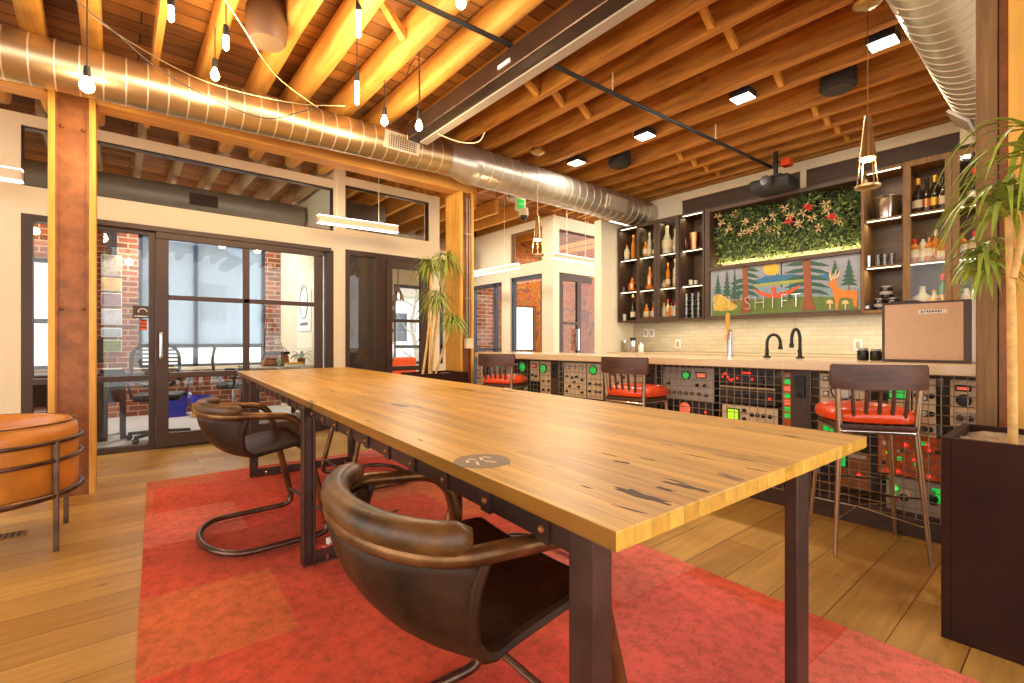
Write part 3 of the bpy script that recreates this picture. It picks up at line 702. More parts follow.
# ================================================================ TABLE
TA=-.0733; TL=(.532,.418)
r=thing('long_table','long butcher-block dining table on dark steel frames, standing on the red rug','table',(TL[0],TL[1],.011),TA)
zt=.76-.011
top=[(0,0),(1.0755,.0599),(1.066,2.36),(.0,2.30)]; top2=[(0,2.303),(1.066,2.363),(1.0551,4.818),(0,4.657)]
MB().prism(top,'z',zt-.03,zt).build('tabletop_slab',M['table'],r,bevel=.002)
MB().prism(top2,'z',zt-.03,zt-.0005).build('tabletop_slab',M['table'],r,bevel=.002)
def frame(y,wx,tag_):
    w=.055; dy=w
    if tag_=='n':
        for x0_,x1_,y0_,y1_ in ((.012,.052,y,y+.056),(.79,.855,y+.06,y+.092)):
            MB().box(x0_,x1_,y0_,y1_,0,zt-.03).build('leg',M['blacksteel'],r,bevel=.003)
    for x in ((-.018,wx-w) if tag_!='n' else ()):
        m=MB().box(x,x+w*.2,y,y+w,0,zt-.03); m.box(x+w*.8,x+w,y,y+w,0,zt-.03); m.box(x,x+w,y+w*.35,y+w*.6,0,zt-.03) if tag_!='n' else m.box(x,x+w,y,y+(w if x<.1 else dy),0,zt-.03)
        m.build('leg',M['blacksteel'],r,bevel=.003)
    m=MB().box(.012,wx,y+.01,y+w-.01,0,.012); m.box(.012,wx,y+.022,y+.032,0,.055); m.build('foot_bar',M['blacksteel'],r)
    if tag_!='n': MB().box(.012,wx,y,y+w,zt-.075,zt-.03).build('cross_bar',M['blacksteel'],r)
    for x in (.09,.2,wx-.2,wx-.09): MB().lathe([(.009,.012),(.009,.03),(.005,.034)],(x,y+.012,0),8).build('foot_bolt',M['chrome'],r)
frame(.055,.855,'n'); frame(1.84,.80,'m'); frame(3.60,.77,'m')
m=MB().box(.018,.024,.1,4.55,zt-.075,zt-.031); m.box(.018,.06,.1,4.55,zt-.036,zt-.031); m.build('side_rail',M['blacksteel'],r)
m=MB().box(.95,.99,.12,4.6,zt-.075,zt-.031); m.build('side_rail',M['blacksteel'],r)
for i in range(24):
    y=.16+i*.18; MB().box(.012,.018,y,y+.035,zt-.078,zt-.031).build('rail_bracket',M['blacksteel'],r)
m=MB()
for i in range(24): m.ball((.011,.1775+i*.18,zt-.055),.007,5)
m.build('rail_bolts',M['rust'],r,smooth=True)
# round logo disc set in the top
P=Vector(atz(482,461,.76)); q=Matrix.Rotation(-TA,4,'Z')@Vector((P.x-TL[0],P.y-TL[1],0))
d=MB().lathe([(.062,0),(.062,.0012)],(q.x,q.y,zt-.0004),40).build('round_inlay',mat('grey_inlay',RGB(128,110,86),.5),r)
ms=MB()
for k,(a,b,c_,w_) in enumerate(((-.03,.012,.02,.007),(-.012,.022,.02,.006),(.008,.016,.024,.007),(.026,.02,.02,.006),(-.02,-.014,.03,.006),(.01,-.018,.028,.006))):
    ms.obox((q.x+a,q.y+b,zt+.001),(w_,c_,.0006),Matrix.Rotation(.5 if k%2 else -.4,3,'Z'))
ms.build('inlay_marks',M['cream'],r)

# dark knots and burn marks in the top near its right end
random.seed(9)
burn=mat('burnt_knot',RGB(78,52,36),.6,0,.3,60)
for (u,v,L_,w_,rot) in ((640,495,.15,.030,0),(664,489,.05,.012,.1),(688,487,.11,.020,.15),(676,481,.05,.008,0),(621,462,.045,.014,.2),(586,487,.03,.006,.1),(647,459,.05,.006,.1),(508,463,.03,.006,-.3),(757,470,.05,.006,.1),(610,455,.05,.005,.1),(420,440,.03,.006,.0),(368,421,.03,.008,.1),(700,457,.09,.005,.1),(628,509,.07,.005,.2)):
    p=atz(u,v,.76); q=Matrix.Rotation(-TA,4,'Z')@Vector((p[0]-TL[0],p[1]-TL[1],0)); n=16; poly=[]
    for k in range(n):
        a=2*PI*k/n; k_=random.uniform(.55,1.1); x=w_*k_*math.sin(a)*.5; y=L_*k_*math.cos(a)*.5; poly.append((q.x+x*math.cos(rot)-y*math.sin(rot),q.y+y*math.cos(rot)+x*math.sin(rot)))
    MB().prism(poly,'z',zt-.001,zt+.0004).build('burn_mark',burn,r)

# ================================================================ CANTILEVER CHAIRS (local: forward +x)
def chair(name,label,loc,rz,group):
    r=thing(name,label,'chair',loc,rz,group)
    ARM=.632; W2=.27; WB=.30
    arc=[]; n=14
    for i in range(n+1):
        a=PI/2+PI*i/n; arc.append((-.10+.158*math.cos(a), W2*math.sin(a), ARM+.03))
    side=lambda s: [(-.05,s*W2,ARM+.01),(.20,s*W2*.98,ARM)]
    # full tube: right leg up, arm, back, arm, left leg down and base loop
    base=[(.31,W2,.03),(-.10,W2,.024)]
    pathL=fillet([(-.10,W2,ARM+.03),(.125,W2,ARM+.01),(.275,WB,.028),(-.09,WB,.028)],[.09,.075],7)
    pathR=fillet([(-.10,-W2,ARM+.03),(.125,-W2,ARM+.01),(.275,-WB,.028),(-.09,-WB,.028)],[.09,.075],7)
    barc=[]
    for i in range(1,n):
        a=PI/2+PI*i/n; barc.append((-.09+.165*math.cos(a), WB*math.sin(a), .028))
    arm=MB(); full=[Vector(p) for p in arc[1:-1]]
    # arc runs from +y side to -y side
    armpts=list(reversed(pathL[:10]))+full+pathR[:10]
    arm.tube(armpts,.0175,10); arm.build('arm_tube',M['bronzetube'],r,smooth=True)
    legs=MB(); lp=pathL[9:]+[Vector(p) for p in barc]+list(reversed(pathR[9:]))
    legs.tube(lp,.0155,10); legs.build('leg_loop',M['darktube'],r,smooth=True)
    MB().tube([(.249,-WB+.006,.13),(.249,WB-.006,.13)],.010,8).build('crossbar',M['darktube'],r,smooth=True)
    MB().tube([(.178,-W2-.006,.455),(.178,W2+.006,.455)],.010,8).build('seat_bar',M['darktube'],r,smooth=True)
    # leather shell
    prof=[(.205,.486),(.16,.489),(.07,.474),(-.02,.459),(-.09,.453),(-.14,.464),(-.19,.495),(-.225,.545),(-.248,.60),(-.258,.652)]
    g=[]; m=12
    for i,(x,z) in enumerate(prof):
        k=max(0,(i-3)/6.); wrap=.155*k**1.1; row=[]; hw=.228+.03*k
        for j in range(m+1):
            t=2*j/m-1; row.append((x+wrap*abs(t)**2.6, hw*math.copysign(abs(t)**(1-.12*k),t)*(1.0), z+.012*abs(t)**3*(1-k)))
        g.append(row)
    MB().sheet(g).build('leather_shell',M['leather'],r,smooth=2,solid=.022,subd=1)
    e=MB()
    for s in (0,-1): e.tube([row[s] for row in g],.013,7)
    e.tube([(p[0]+.004,p[1],p[2]) for p in g[0]],.013,7)
    e.build('piping',M['leather'],r,smooth=True)
    # padded roll over the back
    rp=[];rr=[]
    k0=17
    for i in range(k0+1):
        a=PI/2+.22+(PI-.44)*i/k0; rp.append((-.098+.152*math.cos(a),(W2-.004)*math.sin(a),ARM+.058))
        t=abs(2*i/k0-1); rr.append(.029*(1-max(0,t-.88)*3.5))
    MB().tube(rp,rr,12).build('padded_roll',M['rollleather'],r,smooth=2)
    return r
cg='leather cantilever chairs round the long table'
c1=chair('tube_chair','brown leather tube chair nearest the camera, its padded back filling the foreground',(.59,.90,.011),math.radians(-2),cg)
copy_tree(c1,(.58,2.82,.011),math.radians(2),'brown leather tube chair at the far left of the long table, facing it')
copy_tree(c1,(1.42,1.60,.011),math.radians(180),'tube chair pushed in on the bar side, under the near half of the table')
copy_tree(c1,(1.46,3.40,.011),math.radians(178),'tube chair pushed in on the bar side near the far end of the table')

# ================================================================ TAN TUB CHAIR
r=thing('tub_armchair','round tan leather tub armchair banded with dark metal, cut by the left edge','armchair',(-.525,3.48,0),0)
R0=.375
def arcpts(R,z,a0,a1,n=36): return [(R*math.cos(a0+(a1-a0)*i/n),R*math.sin(a0+(a1-a0)*i/n),z) for i in range(n+1)]
a0,a1=-PI*.80,PI*.80
sh=[]; ring=[(R0-.015,.25),(R0,.29),(R0+.0,.56),(R0-.005,.60),(R0-.03,.625),(R0-.055,.625),(R0-.075,.60),(R0-.08,.56),(R0-.08,.36)]
for rr_,z in ring: sh.append(arcpts(rr_,z,a0,a1,40))
m=MB().sheet(sh); 
for a in (a0,a1):
    k=len(ring); vs=[(q*math.cos(a),q*math.sin(a),z) for q,z in ring]; m.add(vs,[tuple(range(k))])
m.build('leather_shell',M['tan'],r,smooth=True)
MB().lathe([(.01,.27),(.32,.27),(.345,.28),(.35,.33),(.29,.39),(.01,.40)],n=36).build('seat_cushion',M['tan'],r,smooth=True)
MB().tube(arcpts(R0-.012,.622,a0,a1),.004,6).build('seam_cord',M['rollleather'],r,smooth=True)
for z in (.535,.445): MB().tube(arcpts(R0+.013,z,a0,a1),.010,8).build('metal_band',M['darktube'],r,smooth=True)
MB().tube(arcpts(R0+.008,.275,-PI,PI,48),.016,8).build('base_ring',M['darktube'],r,smooth=True)
for a in (-.675,.64,2.5,-2.5):
    x,y=(R0+.013)*math.cos(a),(R0+.013)*math.sin(a)
    MB().box(x-.011,x+.011,y-.011,y+.011,0,.54).build('leg',M['darktube'],r,bevel=.003)

# ================================================================ BAR STOOLS (local: forward +x)
def stool(label,loc,rz,group):
    r=thing('bar_stool',label,'bar stool',loc,rz,group)
    SH=.60
    feet={(1,1):(.185,.2),(1,-1):(.185,-.2),(-1,1):(-.20,.19),(-1,-1):(-.20,-.19)}
    for (sx,sy),(fx,fy) in feet.items():
        tx,ty=sx*.145,sy*.155
        if sx>0: pts=[(fx,fy,0),(tx,ty,SH-.01)]; rad=[.009,.014]
        else: pts=[(fx,fy,0),(tx,ty,SH),(tx-.012,sy*.168,.815)]; rad=[.009,.014,.012]
        MB().tube(pts,rad,10).build('leg',M['steelbronze'],r,smooth=True)
    fp=fillet([(.165,.16,SH-.005),(.165,-.16,SH-.005),(-.16,-.16,SH-.005),(-.16,.16,SH-.005),(.165,.16,SH-.005)],.03,4)
    MB().tube(fp,.010,8).build('seat_ring',M['chrome'],r,smooth=True)
    MB().prism([(.165,.15),(.165,-.15),(.14,-.17),(-.15,-.17),(-.165,-.15),(-.165,.15),(-.15,.17),(.14,.17)],'z',SH+.004,SH+.03).build('seat',M['darkwood'],r,bevel=.008)
    # padded cushion with rounded corners
    m=MB(); K=28; rings=[(.86,0),(.97,.008),(1.0,.026),(.985,.046),(.93,.062),(.80,.074),(.5,.082),(.02,.084)]; vs=[];fs=[]
    for sc,z in rings:
        for k in range(K):
            a=2*PI*k/K; cx=math.copysign(abs(math.cos(a))**.55,math.cos(a)); cy=math.copysign(abs(math.sin(a))**.55,math.sin(a))
            vs.append((.012+.192*sc*cx,(.200-.012*(cx<0))*sc*cy,SH+.032+z))
    for i in range(len(rings)-1):
        for k in range(K): fs.append((i*K+k,i*K+(k+1)%K,(i+1)*K+(k+1)%K,(i+1)*K+k))
    fs+=[tuple(range(K-1,-1,-1)),tuple((len(rings)-1)*K+k for k in range(K))]
    m.add(vs,fs).build('cushion',M['redvinyl'],r,smooth=True)
    # curved top rail
    rg_=[];n=10
    outer=[];inner=[]
    for i in range(n+1):
        t=2*i/n-1; y=.196*t; x=-.205+.05*t*t
        outer.append((x-.012,y)); inner.append((x+.014,y))
    poly=outer+inner[::-1]
    prof=[(0,.80,1),(1,.895,1)]
    m=MB(); k=len(poly); vs=[];fs=[]
    zs=[(.800,.96),(.812,1.0),(.905,1.0),(.918,.965)]
    for z,sc in zs:
        vs+=[(x,y*sc,z) for x,y in poly]
    for l in range(len(zs)-1):
        for i in range(k): fs.append((l*k+i,l*k+(i+1)%k,(l+1)*k+(i+1)%k,(l+1)*k+i))
    fs+=[tuple(range(k-1,-1,-1)),tuple(3*k+i for i in range(k))]
    m.add(vs,fs).build('top_rail',M['darkwood'],r,smooth=True)
    for j in range(5):
        t=(j-2)/2.; y=.112*t; MB().tube([(-.150,y*.86,SH+.02),(-.172,y*.95,.70),(-.19+.05*(y/.222)**2,y,.81)],[.0085,.0095,.007],8).build('spindle',M['darkwood'],r,smooth=True)
    for z,f in ((.17,.93),(.30,.86)):
        a=[(fx+(math.copysign(.145,fx)-fx)*(z/SH),fy+(math.copysign(.155,fy)-fy)*(z/SH),z) for fx,fy in ((.185,.2),(-.2,.19),(-.2,-.19),(.185,-.2))]
        if z<.2: MB().tube([a[3],(0.06,0,z+.01),a[1]],.0045,6).build('stretcher',M['chrome'],r,smooth=True); MB().tube([a[0],(0.06,0,z),a[2]],.0045,6).build('stretcher',M['chrome'],r,smooth=True)
        else: MB().tube([a[0],a[3]],.006,6).build('foot_rest',M['chrome'],r,smooth=True); MB().tube([a[1],a[2]],.005,6).build('foot_rest',M['chrome'],r,smooth=True)
    return r
sg='bar stools along the counter'
s1=stool('spindle-back bar stool with red cushion nearest the camera, beside the tall planter',(2.93,.735,0),math.radians(33),sg)
copy_tree(s1,(2.985,2.16,0),math.radians(2),'spindle-back bar stool with red cushion standing midway along the counter')
copy_tree(s1,(2.93,3.66,0),math.radians(22),'spindle-back bar stool with red cushion farthest away, beside the post')

# ================================================================ PLANTERS
def planter(label,x0,x1,y0,y1,h):
    r=thing('tall_planter',label,'planter',((x0+x1)/2,(y0+y1)/2,0)); t=.025
    m=MB().box(x0,x1,y0,y0+t,0,h).box(x0,x1,y1-t,y1,0,h).box(x0,x0+t,y0+t,y1-t,0,h).box(x1-t,x1,y0+t,y1-t,0,h)
    m.build('box',M['planter'],r,world=True,bevel=.002)
    random.seed(3); g=[]
    n=14
    for i in range(n+1):
        g.append([(x0+t+(x1-x0-2*t)*i/n,y0+t+(y1-y0-2*t)*j/n,h-.035+random.uniform(-.012,.022)) for j in range(n+1)])
    MB().sheet(g).build('moss_top',M['soil'],r,world=True)
    return r
planter('tall dark brown planter box standing at the right edge of the photo',2.21,2.66,-.30,.335,.694)
planter('dark planter box at the far post, seen over the table end',2.30,2.86,4.18,4.60,.715)
def leafblade(m,p,az,L,up,droop,w):
    d=Vector((math.cos(az),math.sin(az),0)); s=Vector((-math.sin(az),math.cos(az),0)); k=7; a=[];b=[]
    for i in range(k+1):
        t=i/k; q=Vector(p)+d*(L*t*(1-.15*t))+Vector((0,0,L*(up*t-droop*t*t))); ww=w*(1-t)**.6*(.55+.45*min(1,t*5))
        a.append(tuple(q-s*ww/2+Vector((0,0,.0)))); b.append(tuple(q+s*ww/2))
    mid=[tuple((Vector(x)+Vector(y))/2-Vector((0,0,.12*w))) for x,y in zip(a,b)]
    m.sheet([a,mid,b])
def dracaena(name,label,base,trunks,heads,lw,LL,nl):
    r=thing(name,label,'plant',base)
    for pts,rad in trunks:
        P=fillet([Vector(p) for p in pts],.2,6)
        g=MB().tube(P,[rad*(1-.25*i/len(P)) for i in range(len(P))],10)
        L=(Vector(pts[-1])-Vector(pts[0])).length; n=int(L/.028)
        if rad>.015:
            for i in range(n):
                t=(i+.5)/n; idx=min(len(P)-2,int(t*(len(P)-1))); c=P[idx].lerp(P[idx+1],t*(len(P)-1)-idx); dd=(P[idx+1]-P[idx]).normalized()
                g.tube([c-dd*.004,c+dd*.004],rad*(1-.25*t)*1.06,10)
        g.build('trunk',M['trunk'],r,world=True,smooth=True)
    for (c,R) in heads:
        m=MB()
        for i in range(nl):
            az=random.uniform(0,2*PI); z=random.uniform(-.06,.08); u=random.uniform(.2,1.2)
            leafblade(m,(c[0],c[1],c[2]+z),az,R*random.uniform(.7,1.15),u,random.uniform(.85,1.45)*(.7+.55*u),lw*random.uniform(.8,1.2))
        m.build('leaf_crown',M['leaf'],r,world=True,smooth=2)
    return r
random.seed(11)
bx=2.45; by=yu(1013,2.45)
hd=[Vector(atx(1008,205,2.5)),Vector(atx(1040,150,2.55)),Vector(atx(985,262,2.62))]
dracaena('dracaena','tall dracaena with ringed pale trunk and long arching leaves in the planter at right',(bx,by,.66),
  [([(bx,by,.64),(bx+.01,by+.005,1.2),tuple(hd[0])],.014),([(bx+.01,by,1.25),tuple(hd[1])],.011)],
  [(hd[0],.26),(hd[1],.33),(hd[2],.15)],.026,.4,50)
b=Vector((2.52,4.36,.69))
h=[Vector(atd(436,300,5.1)),Vector(atd(450,268,5.15)),Vector(atd(440,345,4.95)),Vector(atd(455,330,5.0))]
h=[Vector(aty(437,300,4.25)),Vector(aty(447,262,4.25)),Vector(aty(453,322,4.2)),Vector(aty(431,268,4.25))]
dracaena('dracaena','slender dracaena with several thin stems in front of the far post',tuple(b),
  [([tuple(b+Vector((-.10,0,0))),tuple(b+Vector((-.05,-.03,.4))),tuple(h[3])],.013),([tuple(b+Vector((0,0,0))),tuple(b+Vector((.02,-.05,.5))),tuple(h[1])],.013),
   ([tuple(b+Vector((.05,0,0))),tuple(b+Vector((.16,-.06,.4))),tuple(h[2])],.012),([tuple(b+Vector((-.04,-.03,0))),tuple(b+Vector((-.04,-.06,.5))),tuple(h[0])],.012)],
  [(h[0],.25),(h[1],.27),(h[2],.22),(h[3],.25)],.016,.3,80)
# power strip on the rug
x,y,z=atz(341,541,.03)
r=thing('power_strip','small red power strip with white plugs on the rug behind the near chair','power strip',(x,y,.011),.35)
MB().box(-.10,.10,-.025,.025,0,.03).build('strip_body',M['redvinyl'],r,bevel=.006)
for i in range(3): MB().box(-.08+i*.055,-.05+i*.055,-.015,.015,.03,.06).build('plug',M['paper'],r,bevel=.005)
MB().tube([(.1,0,.015),(.2,.02,.008),(.35,.10,.008),(.5,.1,.008)],.005,6).build('cord',M['black'],r,smooth=True)
# ================================================================ BAR COUNTER
r=thing('bar_counter','long bar counter with pale stone top and wire-mesh front','bar counter',(3.4,2.3,0))
MB().box(3.10,3.75,.20,4.40,.862,.915).build('stone_top',M['stone'],r,world=True,bevel=.004)
MB().box(3.227,3.25,.20,4.36,0,.10).build('kick_board',M['blacksteel'],r,world=True)
MB().box(3.227,3.6,.24,4.36,.84,.861).build('top_rail',M['darkpanel'],r,world=True)
MB().box(3.62,3.66,.24,4.36,0,.861).build('back_panel',M['darkpanel'],r,world=True)
MB().box(3.25,3.62,.24,4.36,.10,.12).build('bottom_shelf',M['darkwood'],r,world=True)
MB().box(3.20,3.66,4.34,4.38,0,.861).build('end_panel',M['navy'],r,world=True)
for y in (1.13,2.195,3.243):
    MB().box(3.205,3.245,y-.052,y+.052,.10,.861).build('wood_post',M['brownwood'],r,world=True)
    o=MB().box(3.19,3.206,y-.028,y+.028,.69,.82).build('outlet_plate',M['black'],r,world=True,bevel=.004)
    m=MB()
    for z in (.71,.77): m.lathe([(.014,0),(.014,.003)],(3.186,y,z),12,'x')
    m.build('socket_face',M['blackgloss'],o,world=False)
    o2=kids(o)[0]; o2.location=-Vector(o.location)-Vector(r.location) if False else (-r.location.x,-r.location.y,-r.location.z)
bays=[(.24,1.078),(1.182,2.143),(2.247,3.191),(3.295,4.34)]
bn=['near the tall planter','second from the planter, below the taps','behind the middle stool','at the far end by the post']
for (y0,y1),n in zip(bays,bn):
    m=MB(); k=round((y1-y0)/.05)
    for i in range(k+1):
        y=y0+(y1-y0)*i/k; m.tube([(3.212,y,.10),(3.212,y,.86)],.0026,4)
    for i in range(16):
        z=.105+i*.05; m.tube([(3.209,y0,z),(3.209,y1,z)],.0026,4)
    tag(m.build('wire_mesh_panel',M['wire'],world=True),'square wire mesh panel on the bar front, '+n,'mesh panel','mesh panels on the bar front')
# ---------------------------------------------------------------- instruments behind the mesh
XI=3.262
def unit(u0,u1,v0,v1,mt,label,feats=(),depth=.22,name='test_instrument',z=None,cat='instrument',x=XI,dropy=0):
    ya,yb=yu(u0,x),yu(u1,x)  # ya > yb
    um=(u0+u1)/2
    if z: zb,zt_=z
    else: zt_=atx(um,v0,x)[2]; zb=atx(um,v1,x)[2]
    r=thing(name,label,cat,(x,(ya+yb)/2,zb),0,'instruments behind the bar mesh')
    h=zt_-zb; w=ya-yb
    MB().box(.004,depth,-w/2+.004,w/2-.004,0,h).build('case',M['darkpanel'],r,bevel=.003)
    MB().box(0,.006,-w/2,w/2,.0,h).build('face_panel',M[mt],r,bevel=.003)
    for f in feats:
        k=f[0]; py=w/2-f[1]*w; pz=h-f[2]*h
        if k=='knob': MB().lathe([(f[3],0),(f[3],-.006),(f[3]*.7,-.008),(f[3]*.62,-.02)],(-.0005,py,pz),14,'x').build('knob',M['blackgloss'],r,smooth=True)
        elif k=='led': MB().ball((-.004,py,pz),f[3],6).build('indicator_light',M[f[4]],r,smooth=True)
        elif k=='screen':
            MB().box(-.008,0,py-f[3]/2-.008,py+f[3]/2+.008,pz-f[4]/2-.008,pz+f[4]/2+.008).build('screen_bezel',M['black'],r,bevel=.006)
            MB().box(-.010,-.007,py-f[3]/2,py+f[3]/2,pz-f[4]/2,pz+f[4]/2).build('screen',M[f[5]],r,bevel=.002)
        elif k=='round':
            MB().lathe([(f[3]+.008,0),(f[3]+.008,-.008)],(0,py,pz),24,'x').build('screen_ring',M['black'],r,smooth=True)
            MB().lathe([(f[3],-.008),(f[3]*.9,-.012)],(0,py,pz),24,'x').build('round_screen',M[f[4]],r,smooth=True)
        elif k=='meter':
            MB().box(-.006,0,py-f[3],py+f[3],pz-f[3],pz+f[3]).build('meter_case',M['black'],r,bevel=.004)
            MB().lathe([(f[3]*.8,-.006),(f[3]*.8,-.008)],(0,py,pz),16,'x').build('meter_dial',M['paper'],r)
        elif k=='strip':
            MB().box(-.004,0,py-f[3]/2,py+f[3]/2,pz-f[4]/2,pz+f[4]/2).build('trim_strip',M[f[5]],r)
    return r
def kn(*a): return [('knob',x,y,.014) for x,y in a]
ns='instrument behind the mesh'
# bay at the planter
unit(820,866,372,409,'cream','cream '+ns+' with big round white dial, left of near stool back',[('meter',.14,.2,.014),('meter',.14,.6,.014),('round',.5,.5,.05,'paper')]+kn((.85,.25),(.85,.75)),name='radio_tester')
unit(888,911,372,425,'cream','cream '+ns+' with a wide green screen, seen between the stool spindles',[('screen',.45,.42,.075,.04,'gscreen')]+kn((.2,.85),(.8,.85)),name='oscilloscope')
unit(912.5,936,378,437,'cream','tall cream round-cornered '+ns+' right of the near stool back',[('meter',.5,.34,.014),('meter',.5,.6,.016)]+kn((.2,.3),(.8,.3),(.2,.6),(.8,.6),(.25,.86),(.5,.86),(.75,.86)),name='signal_generator')
unit(950,984,380,427,'cream','cream '+ns+' with orange readout, beside the planter rim',[('screen',.4,.18,.045,.016,'rscreen'),('round',.42,.44,.022,'darkpanel'),('strip',.5,.82,.10,.06,'greypanel')]+kn((.3,.82),(.6,.82)),name='frequency_counter')
pc=[]; random.seed(5)
for i in range(9): pc.append(('led',random.random()*.9+.05,random.random()*.85+.08,random.choice((.007,.009)),random.choice(('gled','rled','gled','gled'))))
for i in range(14): pc.append(('strip',random.random()*.85+.07,random.random()*.8+.1,.02,.02,random.choice(('gscreen','cream','darkpanel','orangefab'))))
unit(878,948,436,478,'pcb','orange circuit board with green and red lamps behind the legs of the near stool',pc,name='circuit_board',depth=.05)
pc=[('strip',random.random()*.85+.07,random.random()*.6+.2,.035,.035,random.choice(('gscreen','cream','greypanel','pcb'))) for i in range(10)]+[('led',.15,.3,.014,'gled'),('led',.12,.5,.014,'gled'),('knob',.3,.5,.02),('knob',.75,.4,.022),('strip',.5,.95,.3,.02,'orangefab')]
unit(886,950,480,520,'greypanel','grey chassis with green glow and copper coils, lowest behind the near stool',pc,name='radio_chassis',depth=.06)
unit(835,869,452,488,'rust','small brown box with green screen and one red lamp, near the floor',[('screen',.18,.28,.05,.06,'gscreen'),('led',.72,.6,.009,'rled'),('strip',.5,.1,.14,.02,'greypanel')],name='tube_tester')
unit(822,834,410,432,'gscreen','pale green glowing tube holder behind the left front leg of the near stool',[('knob',.5,.6,.012)],name='tube_holder',depth=.04)
# bay under the taps
unit(663,714,366,400,'greypanel','grey '+ns+' with small green and orange displays, left of the red digits',[('round',.48,.27,.026,'gscreen'),('screen',.77,.25,.062,.03,'rscreen')]+kn((.12,.55),(.12,.8),(.24,.8),(.36,.8),(.48,.8),(.6,.8),(.73,.8),(.86,.82),(.7,.55),(.84,.55)),name='oscilloscope')
unit(663,714,401,432,'darkpanel','dark '+ns+' with half-round white meter just above the table edge',[('round',.46,.25,.045,'rscreen'),('led',.85,.3,.008,'rled')]+kn((.15,.3),(.25,.7),(.75,.5)),name='power_meter')
dg=[('led',.05+.028*i,.55-.22*math.sin(i*.8),.006,'rled') for i in range(8)]+[('led',.44+.03*i,.25,.006,'rled') for i in range(5)]+[('led',.6,.62,.007,'rled'),('led',.33,.6,.007,'rled')]
unit(720,776,369,385,'darkpanel','dark rack unit with rows of red digits behind the mesh below the sink',dg+kn((.75,.4),(.86,.4),(.8,.75)),name='digital_counter')
unit(720,776,386,404,'darkpanel','dark rack unit with brass rail and small red lamp, under the red digits',[('strip',.5,.1,.36,.01,'brass'),('led',.9,.62,.008,'rled')]+kn((.3,.55),(.4,.55),(.5,.55),(.6,.55),(.75,.55)),name='patch_panel')
unit(722,778,406,440,'cream','cream '+ns+' with lime screen just above the table edge',[('screen',.22,.3,.07,.07,'yscreen')]+kn((.42,.15),(.42,.4),(.56,.25),(.66,.25),(.76,.25),(.87,.25),(.56,.5),(.66,.5),(.76,.5),(.87,.5)),name='oscilloscope')
cl=[('strip',.5,.06+.0*i,.03,.02,'greypanel') for i in range(1)]+[('strip',.5,.16+.115*i,.032,.03,('gscreen','rscreen','gscreen','rscreen','gscreen','gscreen')[i]) for i in range(6)]
unit(783,792,372,432,'pcb','tall narrow stack of green and orange glowing modules beside the wood post',cl,name='lamp_module_stack',depth=.05)
# bay behind the middle stool
unit(564,586,362,397,'cream','cream '+ns+' with three round meters, left of the middle stool',[('meter',.2,.15,.018),('meter',.5,.15,.016),('meter',.8,.15,.018)]+kn((.15,.42),(.4,.45),(.6,.42),(.85,.5),(.3,.7),(.7,.7),(.5,.58),(.15,.85),(.85,.85)),name='signal_generator')
unit(587,603,362,399,'cream','narrow cream '+ns+' with round green screen beside the middle stool back',[('round',.4,.22,.036,'gscreen')]+kn((.2,.6),(.6,.6),(.2,.8),(.6,.8),(.85,.6),(.85,.8)),name='oscilloscope')
unit(606,643,364,391,'cream','white '+ns+' seen between the spindles of the middle stool',kn((.2,.4),(.5,.5),(.8,.4),(.35,.75)),name='volt_meter')
unit(606,643,392,412,'darkpanel','dark '+ns+' with a row of knobs under the middle stool seat',[('meter',.2,.3,.012),('meter',.5,.3,.012),('meter',.8,.3,.012)],name='mixer_panel')
# far bay
unit(540,553,360,395,'cream','narrow cream '+ns+' with oval green screen beside the far wood post',[('round',.28,.25,.04,'gscreen')]+kn((.3,.6),(.7,.6),(.3,.85),(.7,.85)),name='oscilloscope')
unit(530,539,361,381,'cream','small cream '+ns+' with orange readout at the far bay',[('screen',.5,.22,.05,.03,'rscreen')]+kn((.3,.7),(.7,.75)),name='tube_tester')
unit(517,529,361,374,'darkpanel','dark unit with pale green dome lamp right of the far stool back',[('round',.5,.45,.045,'gscreen')],name='tuning_eye')
unit(515,530,380,395,'darkpanel','dark unit with pink and green lamps under the far stool cushion',[('led',.3,.4,.03,'rscreen'),('led',.75,.5,.028,'gscreen')],name='lamp_module')
unit(488,512,364,378,'greypanel','grey unit behind the spindles of the far stool',[('led',.45,.2,.02,'gscreen')]+kn((.7,.5),(.3,.6)),name='volt_meter')

# ================================================================ ON THE COUNTER
Z=.915
r=thing('counter_appliance','large beige-panelled appliance with dark frame on the right end of the counter','appliance',(3.36,.577,Z))
MB().box(.004,.34,-.184,.184,.004,.33).build('metal_body',M['greypanel'],r,bevel=.006)
MB().box(0,.012,-.186,.186,0,.33).build('dark_frame',M['bronze'],r,bevel=.003)
MB().box(-.004,.004,-.155,.172,.014,.318).build('beige_panel',M['beige'],r,bevel=.003)
p=MB().box(-.008,-.003,-.092,.025,.262,.284).build('name_plate',M['paper'],r,bevel=.004)
ms=MB()
for i,(y,w_) in enumerate(((.012,.006),(.000,.004),(-.010,.008),(-.022,.005),(-.032,.007),(-.044,.009),(-.057,.006),(-.068,.004))):
    ms.box(-.010,-.0075,y-w_,y,.267+.002*(i%3),.279-.001*(i%2))
ms.build('plate_marks',M['darkpanel'],p)
MB().box(.02,.16,.03,.15,.331,.34).build('top_tray',M['black'],r,bevel=.003)
r=thing('beer_tap','steel beer tap tower with wooden handle on the counter','beer tap',(3.56,yu(730,3.56),Z))
MB().lathe([(.035,0),(.035,.008),(.022,.012),(.022,.19),(.024,.2),(.01,.205)],n=20).build('tower',M['chrome'],r,smooth=True)
MB().tube([(-.02,0,.165),(-.055,0,.165),(-.065,0,.13)],.009,8).build('spout',M['brass'],r,smooth=True)
MB().lathe([(.006,.17),(.009,.2),(.016,.3),(.013,.32),(.004,.33)],(-.035,0,0),12).build('tap_handle',M['post'],r,smooth=True)
